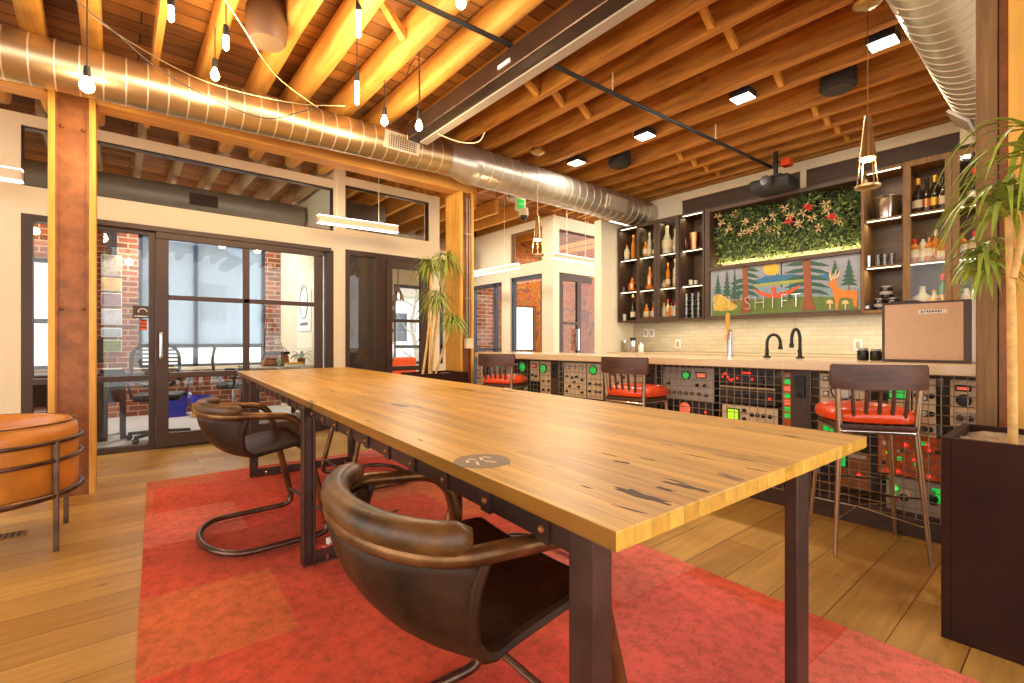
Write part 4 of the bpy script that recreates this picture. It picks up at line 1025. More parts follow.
def faucet(u,h,reach,label,rz):
    x=3.60; r=thing('gooseneck_faucet',label,'faucet',(x,yu(u,x),Z),rz,'black faucets at the sink')
    MB().lathe([(.024,0),(.024,.01),(.013,.014),(.012,.06)],n=16).build('base',M['black'],r,smooth=True)
    pts=[(0,0,.05),(0,0,h*.62)]+[(reach/2-reach/2*math.cos(PI*i/10),0,h*.62+(h*.38)*math.sin(PI*i/10)) for i in range(1,10)]+[(reach,0,h*.62),(reach,0,h*.45)]
    MB().tube(pts,.0105,10).build('spout',M['black'],r,smooth=True)
    MB().lathe([(.015,h*.36),(.015,h*.5)],(reach,0,0),12).build('spray_head',M['black'],r,smooth=True)
    MB().beam((0,0,.035),(0,-.06,.05),.012,.012).build('lever',M['black'],r)
    return r
faucet(767,.165,.085,'black gooseneck faucet, the left one of the pair by the sink',math.radians(-60))
faucet(800,.20,.05,'black gooseneck faucet, the right one of the pair by the sink',math.radians(120))
def small_jar(x,u,r0,h,mt,label,name='coffee_jar',lid='black',z=Z,grp=None,body=None):
    r=thing(name,label,'jar',(x,yu(u,x),z),0,grp)
    MB().lathe([(r0*.9,0),(r0,.006),(r0,h*.75),(r0*.8,h*.82)],n=16).build('body',M[mt],r,smooth=True)
    MB().lathe([(r0*.85,h*.82),(r0*.85,h),(r0*.7,h)],n=16).build('lid',M[lid],r,smooth=True)
    return r
small_jar(3.5,863,.03,.075,'blackgloss','black lidded jar on the counter left of the beige appliance, the left one',lid='greypanel',grp='black jars on the counter')
small_jar(3.5,876,.03,.07,'blackgloss','black lidded jar on the counter touching the beige appliance',lid='greypanel',grp='black jars on the counter')
# ================================================================ BACK COUNTER
r=thing('wall_counter','low cabinet run with pale top against the tiled wall behind the bar','counter',(5.6,2,0))
MB().box(5.28,5.88,-.4,4.30,.85,.895).build('stone_top',M['stone'],r,world=True)
MB().box(5.32,5.88,-.4,4.30,0,.85).build('cabinet_body',M['brownwood'],r,world=True)
small_jar(5.6,633,.05,.2,'chrome','pepper mill shaped steel shaker on the back counter in the corner',name='shaker',z=.895,lid='black')
small_jar(5.6,641,.035,.13,'paper','small white bottle on the back counter beside the shaker',name='soap_bottle',z=.895,lid='chrome')
small_jar(5.6,625,.05,.16,'clearglass','clear glass jar at the left end of the back counter',name='glass_jar',z=.895,lid='chrome')
for i,(u,v,l) in enumerate(((646,333,'white wall outlet, left one of the pair above the back counter'),(652,333,'white wall outlet, right one of the pair above the back counter'),(678,344,'single wall outlet in the tiles left of the beer tap'),(858,345,'white wall outlet in the tiles beside the beige appliance'))):
    x,y,z=atx(u,v,XB-.02); r=thing('wall_outlet',l,'outlet',(x,y,z-.06),0,'outlets on the tiled wall')
    MB().box(-.006,.008,-.04,.04,0,.12).build('plate',M['paper'],r,bevel=.004); MB().box(-.009,-.004,-.018,.018,.025,.095).build('socket',M['greypanel'],r)

# ================================================================ WALL CABINETS
XC=5.5; ZB=1.31; ZT=2.64
CB=XB-.065
def strip(r,y0,y1,z): 
    MB().box(XC+.02,XC+.035,y0+.02,y1-.02,z-.006,z).build('light_strip',M['striplight'],r,world=True)
def cabinet(name,label,y0,y1,cols,doors,shelves,wood='browny',zt=ZT,zb=ZB):
    # cols: dividing y positions from left (high y) to right
    r=thing(name,label,'cabinet',(XC,(y0+y1)/2,zb)); t=.022
    m=MB().box(XC,CB,y0,y1,zb,zb+t).box(XC,CB,y0,y1,zt-t,zt)
    for y in cols: m.box(XC,CB,y-t/2,y+t/2,zb+t,zt-t)
    m.build('carcass',M[wood],r,world=True)
    MB().box(CB-.012,CB,y0,y1,zb,zt).build('back_panel',M['browny'],r,world=True)
    for i in range(len(cols)-1):
        a,b=sorted((cols[i],cols[i+1])); a+=t/2; b-=t/2
        for z in shelves:
            MB().box(XC+.02,CB,a,b,z-.018,z).build('shelf',M[wood],r,world=True); strip(r,a,b,z-.0185)
        strip(r,a,b,zt-t-.0005)
        if i in doors:
            f=MB(); w=.035; f.box(XC-.022,XC-.002,a-t/2+.002,a+w,zb+.002,zt-.002).box(XC-.022,XC-.002,b-w,b+t/2-.002,zb+.002,zt-.002).box(XC-.022,XC-.002,a+w,b-w,zb+.002,zb+.05).box(XC-.022,XC-.002,a+w,b-w,zt-.05,zt-.002)
            d=f.build('glass_door',M[wood],r,world=True); g=MB().box(XC-.014,XC-.010,a+w-.005,b-w+.005,zb+.045,zt-.045).build('door_glass',M['cabglass'],d); g.location=(-r.location.x,-r.location.y,-r.location.z)
    return r
SH1,SH2=1.745,2.19
lc=[4.285,3.965,3.645,3.325,3.01]
cabinet('bottle_cabinet','dark wood wall cabinet with lit shelves of bottles, left of the painted mural',3.0,4.296,lc,(1,2),(SH1,SH2),'brownwood')
rc=[1.40,1.085,.76,.44]
cabinet('bottle_cabinet','brown wood wall cabinet with lit shelves, right of the painted mural',.43,1.41,rc,(1,2),(SH1,SH2),'timber_end',2.65)
# centre unit: plant wall and mural
r=thing('mural_cabinet','wide framed wall unit holding the plant wall above and the painted doors below','wall unit',(XC,2.2,ZB))
ya,yb=1.415,2.93
MB().box(XC,CB,yb,2.99,ZB,ZT).build('side_post',M['brownwood'],r,world=True)
m=MB().box(XC,CB,ya,yb,ZB,ZB+.03).box(XC-.01,CB,ya,yb,1.885,1.925).box(XC,CB,ya,yb,2.59,2.63)
m.build('frame_rails',M['browny'],r,world=True)
MB().box(CB-.03,CB,ya,yb,1.925,2.59).build('rear_board',M['white'],r,world=True)
MB().box(XC+.13,XC+.15,ya+.02,yb-.02,1.927,1.94).build('light_strip',M['striplight'],r,world=True)
# plant wall
r=thing('plant_wall','wall of mixed green foliage with pale and red flowers above the mural','plant wall',(XC+.2,2.17,2.0))
random.seed(21)
gm=[mat('foliage_deep',RGB(42,60,26),.6,0,.3,30),mat('foliage_mid',RGB(74,94,38),.6,0,.3,30),mat('foliage_light',RGB(132,144,68),.6,0,.2,30)]
MB().box(XC+.27,XC+.30,ya+.01,yb-.01,2.02,2.585).build('backing',mat('dark_backing',RGB(34,36,18),.9),r,world=True)
for mi,cnt in ((0,2300),(1,2000),(2,1100)):
    m=MB()
    for i in range(cnt):
        y=random.uniform(ya+.02,yb-.02); t=random.random()
        zb_=2.015+.02*math.sin(y*23)+.015*math.sin(y*51); z=zb_+(2.585-zb_)*t if mi!=2 else zb_-.02+(2.585-zb_)*t**1.7
        ph=random.uniform(.0,.12); x=XC+.10+ph+.05*math.sin(y*9)*math.sin(z*13)
        L=random.uniform(.022,.055); w=L*.45; R=Matrix.Rotation(random.uniform(0,6.28),3,'X')@Matrix.Rotation(random.uniform(-.9,.9),3,'Y')
        ps=[R@Vector(q) for q in ((0,0,0),(.004,w/2,L*.5),(0,0,L),(.004,-w/2,L*.5))]
        m.add([(x+q.x,y+q.y,z+q.z) for q in ps],[(0,1,2,3)])
    m.build('foliage',gm[mi],r,world=True)['kind']='stuff'
def starflower(u,v,mt,sz,nm):
    x,y,z=atx(u,v,XC+.09); m=MB()
    for k in range(7):
        a=2*PI*k/7+random.random(); R=Matrix.Rotation(a,3,'X')
        ps=[R@Vector(q) for q in ((0,0,0),(-.012,sz*.12,sz*.5),(-.006,0,sz),(-.012,-sz*.12,sz*.5))]
        m.add([(x+q.x,y+q.y,z+q.z) for q in ps],[(0,1,2,3)])
    m.build(nm,M[mt],r,world=True)
M['palepetal']=mat('pale_bract',RGB(196,160,110),.7); M['redpetal']=mat('red_petal',RGB(214,34,30),.6)
for u,v in ((718,216),(729,229),(757,226),(764,221),(773,217),(799,224),(819,228),(826,204),(742,233),(803,213),(722,223),(735,214),(745,222),(750,231),(768,230),(785,208),(790,216),(812,218),(838,221),(777,231),(828,211)): starflower(u,v,'palepetal',.058,'pale_flower')
for u,v in ((808,207),(832,217),(789,221)): starflower(u,v,'redpetal',.06,'red_flower')
# mural
def mp(x,y): p=atx(705+x/6.4,240+y/6.4,XC+.0); return (p[1],p[2])
r=thing('mural_doors','two painted cabinet doors showing a forest, hammock, sun and deer','mural',(XC,2.17,ZB+.03))
ysp=mp(484,300)[0]
def pc_(name,mt,pts,lay=0):
    MB().prism([(max(ya+.02,min(yb-.02,mp(*q)[0])),max(ZB+.035,min(1.88,mp(*q)[1]))) for q in pts],'x',XC+.02-.0006*(lay+1),XC+.0202).build(name,mt,r,world=True)
for a,b in ((ya+.005,ysp-.006),(ysp+.006,yb-.005)):
    MB().box(XC+.02,XC+.04,a,b,ZB+.032,1.883).build('door_panel',MS['sky'] if 'MS' in globals() else mat('mural_sky_%d'%(a*100),RGB(140,142,150),.6,0,.15,14),r,world=True)
mg=lambda n,c,v=.18,s=20: mat(n,c,.6,0,v,s)
G1=mg('mural_meadow',RGB(92,112,46)); G2=mg('mural_lime',RGB(150,156,66)); BL=mg('mural_blue',RGB(50,104,140)); TR=mg('mural_fir',RGB(44,82,62)); BK=mg('mural_bark',RGB(138,72,40)); OR=mg('mural_orange',RGB(200,80,38)); YE=mg('mural_sun',RGB(220,166,52)); DE=mg('mural_deer',RGB(204,118,38)); LK=mg('mural_lake',RGB(120,140,150))
pc_('lake',LK,[(42,300),(1000,300),(1000,370),(42,370)],0)
pc_('far_hills',BL,[(290,260),(350,245),(400,220),(445,210),(480,225),(560,215),(620,225),(700,230),(800,205),(800,250),(620,262),(480,268),(300,285)],1)
pc_('lime_bank',G2,[(300,285),(480,262),(620,250),(640,262),(480,285),(310,300)],2)
pc_('meadow',G1,[(42,400),(200,385),(400,370),(700,360),(1005,370),(1005,452),(484,482),(42,492)],3)
pc_('sun',YE,[(420+ (58 if k%2 else 46)*math.cos(2*PI*k/28), 185+(46 if k%2 else 36)*math.sin(2*PI*k/28)) for k in range(28)],4)
def fir(x,t,b,w,lay=5):
    n=6; L=[];Rr=[]
    for i in range(n):
        y0=t+(b-t)*i/n; y1=t+(b-t)*(i+1)/n; ww=w*(i+1)/n
        L+=[(x-ww*.35,y0+2),(x-ww,y1)]; Rr+=[(x+ww*.35,y0+2),(x+ww,y1)]
    pc_('fir_tree',TR,[(x,t-6)]+Rr+[(x,b-4)]+L[::-1],lay)
    pc_('fir_trunk',BK,[(x-4,b-5),(x+4,b-5),(x+5,b+35),(x-5,b+35)],lay)
fir(78,222,345,30); fir(136,200,360,34); fir(185,190,380,30); fir(212,300,370,14); fir(542,270,385,24); fir(828,130,215,34); fir(918,125,290,62)
for s,(x0,y0,w) in enumerate(((250,165,95),(650,130,150))):
    for k in range(5):
        for d in (-1,1):
            if s==0 and d<0 and k<2: continue
            yy=y0+k*(38 if s==0 else 44); pc_('bough',TR,[(x0,yy),(x0+d*w*.6,yy+14),(x0+d*w,yy+36+k*3),(x0+d*w*.5,yy+36),(x0,yy+26)],4)
pc_('big_trunk',BK,[(234,165),(268,160),(272,300),(276,400),(292,462),(222,470),(234,400),(238,300)],7)
pc_('big_trunk',BK,[(620,128),(670,122),(678,300),(684,390),(708,445),(612,452),(628,390),(630,300)],7)
pc_('hammock',OR,[(300,308),(350,330),(430,345),(520,325),(610,285),(590,310),(540,345),(480,368),(420,372),(360,355),(320,330)],8)
pc_('hammock_rider',OR,[(422,340),(420,310),(430,296),(446,300),(450,335)],9)
pc_('deer_body',DE,[(780,288),(800,268),(815,240),(836,256),(846,300),(880,318),(940,322),(985,320),(972,340),(968,430),(950,430),(942,375),(900,368),(862,372),(850,400),(846,450),(832,450),(828,390),(815,350),(806,304),(790,296)],8)
AN=mg('mural_antler',RGB(220,180,130))
for q in ([(800,262),(790,225),(800,190),(806,192),(800,225),(810,255)],[(822,250),(850,235),(862,200),(856,198),(842,228),(818,240)],[(806,240),(826,220),(836,185),(842,186),(832,225),(812,250)]): pc_('deer_antler',AN,q,9)
BU=mg('mural_bush',RGB(196,160,70),.4,30)
pc_('gold_bush',BU,[(48,360),(90,345),(130,370),(170,400),(205,425),(170,450),(110,455),(50,450)],6)
for x,y in ((796,395),(895,398)): pc_('mushroom',AN,[(x-22,y+12),(x-18,y-4),(x-8,y-13),(x+8,y-13),(x+18,y-4),(x+22,y+12),(x+5,y+9),(x+4,y+50),(x-4,y+50),(x-5,y+9)],9)
# metal letters hanging in front of the painted doors
r=thing('metal_letters','thin silver letters reading SHIFT in front of the mural','letters',(XC-.01,2.3,1.42))
y0=mp(262,400)[0]; yl=mp(612,400)[0]; zc_=(mp(430,345)[1]+mp(430,455)[1])/2; hh=mp(430,355)[1]-mp(430,450)[1]
for i,ch in enumerate('SHIFT'):
    yy=y0+(yl-y0)*((.04,.27,.52,.72,.93)[i])
    Mx=Matrix.Translation((XC-.012,yy,zc_))@Matrix(((0,0,-1,0),(-1,0,0,0),(0,1,0,0),(0,0,0,1)))
    text_mesh(ch,hh*1.35,'letter_'+ch.lower(),M['chrome'],r,Mx,.003,world=True,font_scale_x=.85,thin=-.006)

# ================================================================ BOTTLES AND GLASSES
def bottle_proto(kind,body,cap,labelm,name='liquor_bottle'):
    r=thing(name,'x','bottle',(0,0,-10))
    P={'wine':[(.034,0),(.036,.004),(.036,.18),(.032,.2),(.014,.23),(.0135,.29),(.015,.292),(.015,.30)],
       'tall':[(.030,0),(.032,.004),(.031,.2),(.026,.225),(.012,.26),(.012,.34)],
       'whisky':[(.038,0),(.04,.004),(.04,.13),(.034,.155),(.014,.175),(.013,.21)],
       'square':[(.044,0),(.046,.004),(.046,.11),(.038,.13),(.014,.15),(.013,.18)],
       'round':[(.03,0),(.048,.01),(.058,.05),(.05,.085),(.02,.11),(.016,.15)],
       'conic':[(.045,0),(.05,.005),(.034,.14),(.016,.18),(.014,.24)],
       'champ':[(.038,0),(.042,.004),(.042,.16),(.034,.20),(.016,.25),(.016,.31)]}[kind]
    n=4 if kind=='square' else 14; h=P[-1][1]
    b=MB().lathe(P,n=n)
    if kind=='square': b.v=[(x*math.cos(PI/4)-y*math.sin(PI/4),x*math.sin(PI/4)+y*math.cos(PI/4),z) for x,y,z in b.v]
    b.build('bottle_body',M[body],r,smooth=True)
    R0=max(p[0] for p in P)*(1.02 if n>4 else .76)
    z0,z1=(.05,.12) if kind not in('round','square') else (.03,.085)
    if kind=='square': MB().box(-R0,R0,-R0,R0,z0,z1).build('paper_label',M[labelm],r)
    else: MB().lathe([(R0,z0),(R0,z1)],n=n,caps=False).build('paper_label',M[labelm],r,smooth=True)
    ch=.05 if kind in('wine','champ') else .03
    MB().lathe([(.017,h-ch),(.0175,h+.006),(.012,h+.01)],n=12).build('cap',M[cap],r,smooth=True)
    return r
M['amber']=mat('amber_spirit',RGB(206,120,30),.12,0,.1,5,coat=.4); M['darkbottle']=mat('dark_green_bottle',RGB(30,26,16),.12,0,.1,5,coat=.4)
M['clearb']=mat('clear_spirit_bottle',RGB(206,196,170),.15,0,.05,5,coat=.4); M['greenb']=mat('green_bottle',RGB(50,120,50),.12,0,.1,5,coat=.4)
M['redcap']=mat('red_cap',RGB(226,44,30),.4); M['goldcap']=mat('gold_foil',RGB(226,170,60),.3,.6); M['labelcream']=mat('cream_label',RGB(232,214,170),.7); M['labelblue']=mat('pale_blue_label',RGB(150,200,210),.6)
M['copper']=mat('copper',RGB(200,130,90),.3,1)
KN={'amber':'amber','darkbottle':'dark','clearb':'clear','greenb':'green'}
protos={}
counts={}
def bottle(kind,body,cap,lab,y,zs,where,x=None,sc=1.,what=None):
    key=(kind,body,cap,lab)
    lbl='%s, %s'%(what,where)
    loc=(x if x else XC+.12,y,zs+.001)
    if key not in protos:
        r=bottle_proto(*key); r.location=loc; r['label']=lbl; protos[key]=r
    else: r=copy_tree(protos[key],loc,0,lbl)
    r['group']='bottles in the wall cabinets'; r.scale=(sc,sc,sc)
    return r
def Yc(u,x=XC+.12): return yu(u,x)
Bz,Mz,Tz=ZB+.022,SH1,SH2
fl='top shelf'; ml='middle shelf'; bl='bottom shelf'
B=bottle
# left cabinet, column 1 (left open bay)
B('whisky','clearb','copper','labelcream',Yc(627),Tz,'left of two on the top shelf of the corner bay',what='pale bottle with cream label')
B('tall','amber','goldcap','amber',Yc(633.3),Tz,'right of two on the corner top shelf',what='tall bottle half full of amber spirit')
B('round','amber','copper','copper',Yc(632.5),Mz,'middle shelf of the corner bay',sc=1.2,what='orange bear-shaped round bottle')
B('tall','darkbottle','goldcap','labelcream',Yc(633),Bz,'bottom shelf of the corner bay',sc=1.05,what='tall dark bottle with cream label and gold neck')
# column 2
B('whisky','amber','goldcap','labelcream',Yc(645.5),Tz,'leftmost on the top shelf of the left glass door',what='stout bottle with cream label')
B('tall','clearb','clearb','labelcream',Yc(649.5),Tz,'middle of the top shelf of the left glass door',sc=.95,what='tall clear bottle with white label')
B('wine','darkbottle','goldcap','labelcream',Yc(654),Tz,'right on the top shelf of the left glass door',sc=.75,what='dark bottle')
B('conic','amber','copper','copper',Yc(650),Mz,'middle shelf of the left glass door',sc=1.25,what='orange figure-shaped bottle')
B('whisky','amber','goldcap','labelcream',Yc(646.5),Bz,'left one on the bottom shelf of the left glass door',what='golden bottle with cream label')
B('conic','amber','copper','clearb',Yc(654),Bz,'right one on the bottom shelf of the left glass door',what='conical bottle of orange spirit')
# column 3
B('conic','clearb','clearb','labelcream',Yc(667),Tz,'centre of the top shelf behind the right glass door',sc=1.5,what='big white sculpted decanter')
B('tall','clearb','clearb','labelcream',Yc(675),Tz,'right on the top shelf behind the right glass door',sc=.9,what='tall clear bottle')
B('whisky','clearb','goldcap','labelcream',Yc(661.5),Tz,'left on the top shelf behind the right glass door',sc=.7,what='small golden-capped bottle')
B('round','clearb','goldcap','labelcream',Yc(664),Mz,'left on the middle shelf behind the right glass door',sc=.7,what='small round pale bottle')
B('tall','amber','goldcap','labelcream',Yc(668),Mz,'centre of the middle shelf behind the right glass door',sc=.95,what='tall bottle with long golden neck')
B('tall','clearb','labelcream','labelcream',Yc(675.5),Mz,'right on the middle shelf behind the right glass door',sc=1.05,what='slim cream bottle')
B('whisky','clearb','goldcap','labelcream',Yc(664),Bz,'left on the bottom shelf behind the right glass door',what='clear bottle with cream label')
B('wine','clearb','redcap','amber',Yc(668),Bz,'second on the bottom shelf, right glass door',sc=.85,what='bottle with red neck and amber label')
B('whisky','amber','darkbottle','amber',Yc(671.5),Bz,'third on the bottom shelf behind the right glass door',what='stout amber bottle')
B('whisky','labelblue','redcap','labelcream',Yc(675.5),Bz,'rightmost on the bottom shelf behind the right glass door',what='pale blue bottle with red cap')
# right cabinet
B('champ','darkbottle','goldcap','labelcream',Yc(918),Tz,'left on the top shelf beyond the mural',what='dark bottle with gold foil neck')
B('wine','darkbottle','darkbottle','copper',Yc(927),Tz,'between the two gold-necked bottles on the top shelf',what='dark wine bottle with reddish label')
B('champ','darkbottle','goldcap','goldcap',Yc(935),Tz,'right on the top shelf beyond the mural',what='dark bottle with gold neck and gold label')
B('wine','darkbottle','darkbottle','labelcream',Yc(943.5),Tz,'rightmost on the top shelf before the cabinet stile',what='dark wine bottle with cream label')
B('whisky','amber','redcap','labelcream',Yc(914.5),Mz,'leftmost on the middle glazed shelf right of the mural',what='bottle with orange stopper')
B('wine','clearb','darkbottle','labelcream',Yc(923),Mz,'second on the middle glazed shelf right of the mural',sc=.85,what='clear bottle with dark cap')
B('whisky','amber','copper','labelcream',Yc(929.5),Mz,'third on the middle glazed shelf right of the mural',what='amber bottle with pink stopper')
B('wine','amber','clearb','amber',Yc(936),Mz,'fourth on the middle glazed shelf right of the mural',sc=.9,what='tall amber bottle with clear cap')
B('square','amber','copper','labelcream',Yc(943),Mz,'rightmost on the middle glazed shelf right of the mural',what='squat bottle with cream label')
B('round','clearb','clearb','labelcream',Yc(922.5),Bz,'bottom shelf just above the beige appliance, left',sc=1.25,what='crystal decanter with stopper')
B('round','clearb','goldcap','goldcap',Yc(934.5),Bz,'bottom shelf just above the beige appliance, middle',what='small gold-topped bottle')
B('wine','greenb','redcap','goldcap',Yc(943),Bz,'bottom shelf above the beige appliance, right',sc=.95,what='green bottle with red cap and gold label')
B('champ','darkbottle','redcap','labelcream',Yc(974),Tz,'top shelf of the last bay behind leaves',what='dark bottle with bright red neck')
B('whisky','amber','goldcap','labelcream',Yc(962),Mz,'left on the middle shelf of the last bay',what='amber bottle')
B('whisky','clearb','redcap','labelcream',Yc(975),Mz,'right on the middle shelf of the last bay',what='bottle with red cap')
B('round','clearb','darkbottle','labelcream',Yc(966),Bz,'left on the bottom shelf of the last bay',sc=1.1,what='round clear decanter')
B('square','clearb','copper','labelcream',Yc(975),Bz,'right on the bottom shelf of the last bay',what='square clear bottle')
# glasses
def tumbler(y,z,r0,h,label,grp,mt='clearglass',first=[None],x=XC+.12):
    r=thing('drinking_glass',label,'glass',(x,y,z+.001),0,grp)
    MB().lathe([(r0*.82,0),(r0,h),(r0*.94,h),(r0*.76,.012),(.0,.012)],n=14,caps=False).build('glass_wall',M[mt],r,smooth=True)
    MB().lathe([(r0*.82,0),(r0*.82,.008)],n=14).build('glass_base',M['clearb'],r)
    return r
for i,(u,l) in enumerate(((868.5,'small ribbed steel tumbler, leftmost on the open shelf right of the mural'),(878,'clear tumbler in the middle of the open shelf right of the mural'),(885,'clear tumbler second from the right on the open shelf right of the mural'),(892,'clear tumbler on the right of the open shelf right of the mural'))):
    tumbler(Yc(u),Mz,.028,.115,l,'tumblers on the open shelf','chrome' if i==0 else 'clearglass')
for i in range(3):
    for j in range(5):
        tumbler(Yc(686.5+i*6),Bz+j*.056,.034,.09,'clear stacked glass, %s from the bottom, %s stack left of the mural'%(ORD[j],('left','middle','right')[i]),'stacked glasses in the open bay')
tumbler(Yc(691),Mz,.03,.07,'small cup at the left on the middle open shelf beside the mural','cups on the open shelf','clearb')
tumbler(Yc(696),Mz,.024,.06,'small cup at the right on the middle open shelf beside the mural','cups on the open shelf','clearb')
tumbler(Yc(624),Mz,.03,.07,'small glass on the middle shelf of the corner bay','small glasses in the corner bay')
tumbler(Yc(624.5),Bz,.03,.1,'small pale glass on the bottom shelf of the corner bay','small glasses in the corner bay','clearb')
r=thing('copper_pitcher','copper pitcher on the top shelf of the open bay beside the mural','pitcher',(XC+.12,Yc(694.5),Tz+.001))
MB().lathe([(.055,0),(.075,.21),(.07,.21),(.05,.01)],n=20).build('body',M['copper'],r,smooth=True)
MB().tube(fillet([(0,.07,.17),(0,.12,.17),(0,.12,.05),(0,.062,.05)],.03),.007,8).build('handle',M['copper'],r,smooth=True)
r=thing('glass_mug','small clear mug left of the copper pitcher on the top shelf','mug',(XC+.12,Yc(687.3),Tz+.001)); MB().lathe([(.03,0),(.032,.12)],n=14).build('body',M['clearglass'],r,smooth=True)
MB().tube(fillet([(0,.03,.1),(0,.06,.1),(0,.06,.03),(0,.03,.03)],.02),.005,6).build('handle',M['clearb'],r,smooth=True)
r=thing('ice_bucket','steel ice bucket on the top open shelf right of the mural','bucket',(XC+.15,Yc(887,XC+.15),Tz+.001))
MB().lathe([(.085,0),(.11,.2),(.115,.205),(.105,.205),(.08,.01)],n=28).build('body',M['chrome'],r,smooth=True); MB().lathe([(.112,.19),(.118,.2),(.112,.21)],n=28,caps=False).build('rim',M['chrome'],r,smooth=True)
for i,(u,z,l) in enumerate(((880,Bz,'black coffee canister at the left on the bottom open shelf'),(893,Bz,'black coffee canister at the right on the bottom open shelf'),(886.5,Bz+.115,'black coffee canister stacked on top of two others'))):
    x=XC+.13; r=thing('coffee_canister',l,'canister',(x,yu(u,x),z+.001),0,'black canisters on the bottom open shelf')
    MB().lathe([(.048,0),(.05,.01),(.05,.09),(.04,.1)],n=18).build('body',M['blackgloss'],r,smooth=True); MB().lathe([(.036,.1),(.036,.112)],n=18).build('lid',M['greypanel'],r); MB().lathe([(.0508,.03),(.0508,.06)],n=18,caps=False).build('label_band',M['greypanel'],r)
r=thing('napkin_box','dark small box with white card at the foot of the canisters','box',(XC+.1,yu(868,XC+.1),Bz+.001)); MB().box(-.05,.05,-.04,.04,0,.06).build('box_body',M['black'],r,bevel=.004); MB().box(-.052,-.049,-.02,.02,.015,.045).build('card',M['paper'],r)
# ================================================================ OFFICE BEHIND THE GLASS
def desk(label,x0,x1,y0,y1,h,mt='darkwood',legm='black'):
    r=thing('desk',label,'desk',((x0+x1)/2,(y0+y1)/2,0)); MB().box(x0,x1,y0,y1,h-.035,h).build('desk_top',M[mt],r,world=True,bevel=.004)
    for x in (x0+.03,x1-.08):
        MB().box(x,x+.05,y0+.04,y0+.09,0,h-.035).build('leg',M[legm],r,world=True); MB().box(x,x+.05,y1-.09,y1-.04,0,h-.035).build('leg',M[legm],r,world=True)
    MB().box(x0+.08,x1-.08,y1-.07,y1-.05,h-.35,h-.035).build('modesty_panel',M[legm],r,world=True); return r
desk('dark desk against the white side wall inside the office, behind the far chair',1.30,2.06,6.55,7.5,.715,'greypanel')
desk('dark desk at left inside the office, behind the post',-1.1,.12,6.5,7.1,.70,'brownwood')
r=thing('drawer_pedestal','dark drawer pedestal under the left office desk','pedestal',(-.3,6.7,0))
MB().box(-.52,-.06,6.52,7.0,0,.66).build('pedestal_body',M['black'],r,world=True,bevel=.005)
for k in range(3): MB().box(-.5,-.08,6.505,6.52,.04+.2*k,.22+.2*k).build('drawer',M['darkpanel'],r,world=True)
r=thing('storage_bin','bright blue plastic bin on the office carpet under the window','bin',(.66,8.15,0))
MB().lathe([(.16,0),(.2,.30),(.215,.30),(.215,.325),(.195,.325),(.15,.02)],n=4).build('bin_body',M['bluepl'],r)
o=kids(r)[0]; o.rotation_euler=(0,0,PI/4); o.scale=(1.15,.85,1)
MB().box(-.17,.17,-.1,.1,.25,.31).build('contents',M['paper'],r)
def office_chair(label,loc,rz):
    r=thing('office_chair',label,'office chair',loc,rz,'mesh office chairs')
    for k in range(5):
        a=2*PI*k/5; l=MB().beam((0,0,.09),(.28*math.cos(a),.28*math.sin(a),.07),.035,.03).build('base_arm',M['black'],r)
        MB().ball((.28*math.cos(a),.28*math.sin(a),.033),.033,6).build('caster',M['black'],r,smooth=True)
    MB().lathe([(.025,.08),(.025,.42)],n=10).build('gas_column',M['chrome'],r,smooth=True)
    MB().prism([(.22,.22),(.22,-.22),(-.2,-.2),(-.2,.2)],'z',.42,.49).build('seat',M['black'],r,bevel=.03)
    ring=[(-.2-.04*math.sin((z)*PI),y,.58+.42*z) for y,z in [(.20*math.copysign(abs(math.cos(a))**.6,math.cos(a)),.5+.5*math.copysign(abs(math.sin(a))**.6,math.sin(a))) for a in [2*PI*i/24 for i in range(24)]]]
    MB().tube(ring,.016,6,closed=True).build('back_frame',M['black'],r,smooth=True)
    m=MB()
    for i in range(9): z=.62+.04*i; m.box(-.235,-.23,-.185,.185,z,z+.018)
    m.build('back_mesh',M['steelblue'],r)
    MB().beam((-.1,0,.44),(-.235,0,.66),.05,.03).build('back_stem',M['black'],r)
    for s in (-1,1): MB().tube(fillet([(0,s*.23,.45),(0,s*.27,.64),(.12,s*.27,.66),(-.1,s*.27,.66)],.03),.014,6).build('arm',M['black'],r,smooth=True)
    return r
oc=office_chair('black mesh office chair behind the glass door by the left desk',(.36,6.3,0),math.radians(80))
copy_tree(oc,(1.22,7.3,0),math.radians(-8),'black mesh office chair facing the right desk in the office')
r=thing('waste_bin','small pale bin with purple liner on the carpet by the farther office chair','bin',(.92,7.9,0)); MB().lathe([(.10,0),(.13,.26),(.12,.26)],n=16).build('bin_body',M['goldcap'],r,smooth=True); MB().lathe([(.125,.2),(.135,.29),(.12,.29)],n=16,caps=False).build('liner',M['bluepl'],r,smooth=True)
# things on the desks
r=thing('leather_bag','brown leather bag with dark top on the right office desk','bag',(1.64,6.92,.716))
MB().prism([(-.17,0),(.17,0),(.15,.15),(-.11,.15)],'y',-.07,.07).build('bag_body',M['rust'],r,bevel=.02); MB().box(-.14,.17,-.06,.06,.15,.19).build('bag_flap',M['black'],r,bevel=.01)
MB().tube(fillet([(-.06,0,.18),(-.04,0,.25),(.08,0,.25),(.1,0,.18)],.03),.006,6).build('handle',M['black'],r,smooth=True)
r=thing('bottle','small dark bottle in front of the brown bag on the office desk','bottle',(1.63,6.65,.716)); MB().lathe([(.025,0),(.027,.08),(.012,.1),(.012,.13)],n=12).build('body',M['greenb'],r,smooth=True); MB().lathe([(.014,.125),(.014,.14)],n=10).build('cap',M['paper'],r)
r=thing('potted_plant','small potted plant with broad leaves on the right office desk','plant',(1.95,6.85,.716)); MB().lathe([(.04,0),(.055,.1),(.05,.1)],n=14).build('pot',M['rust'],r,smooth=True)
m=MB(); random.seed(2)
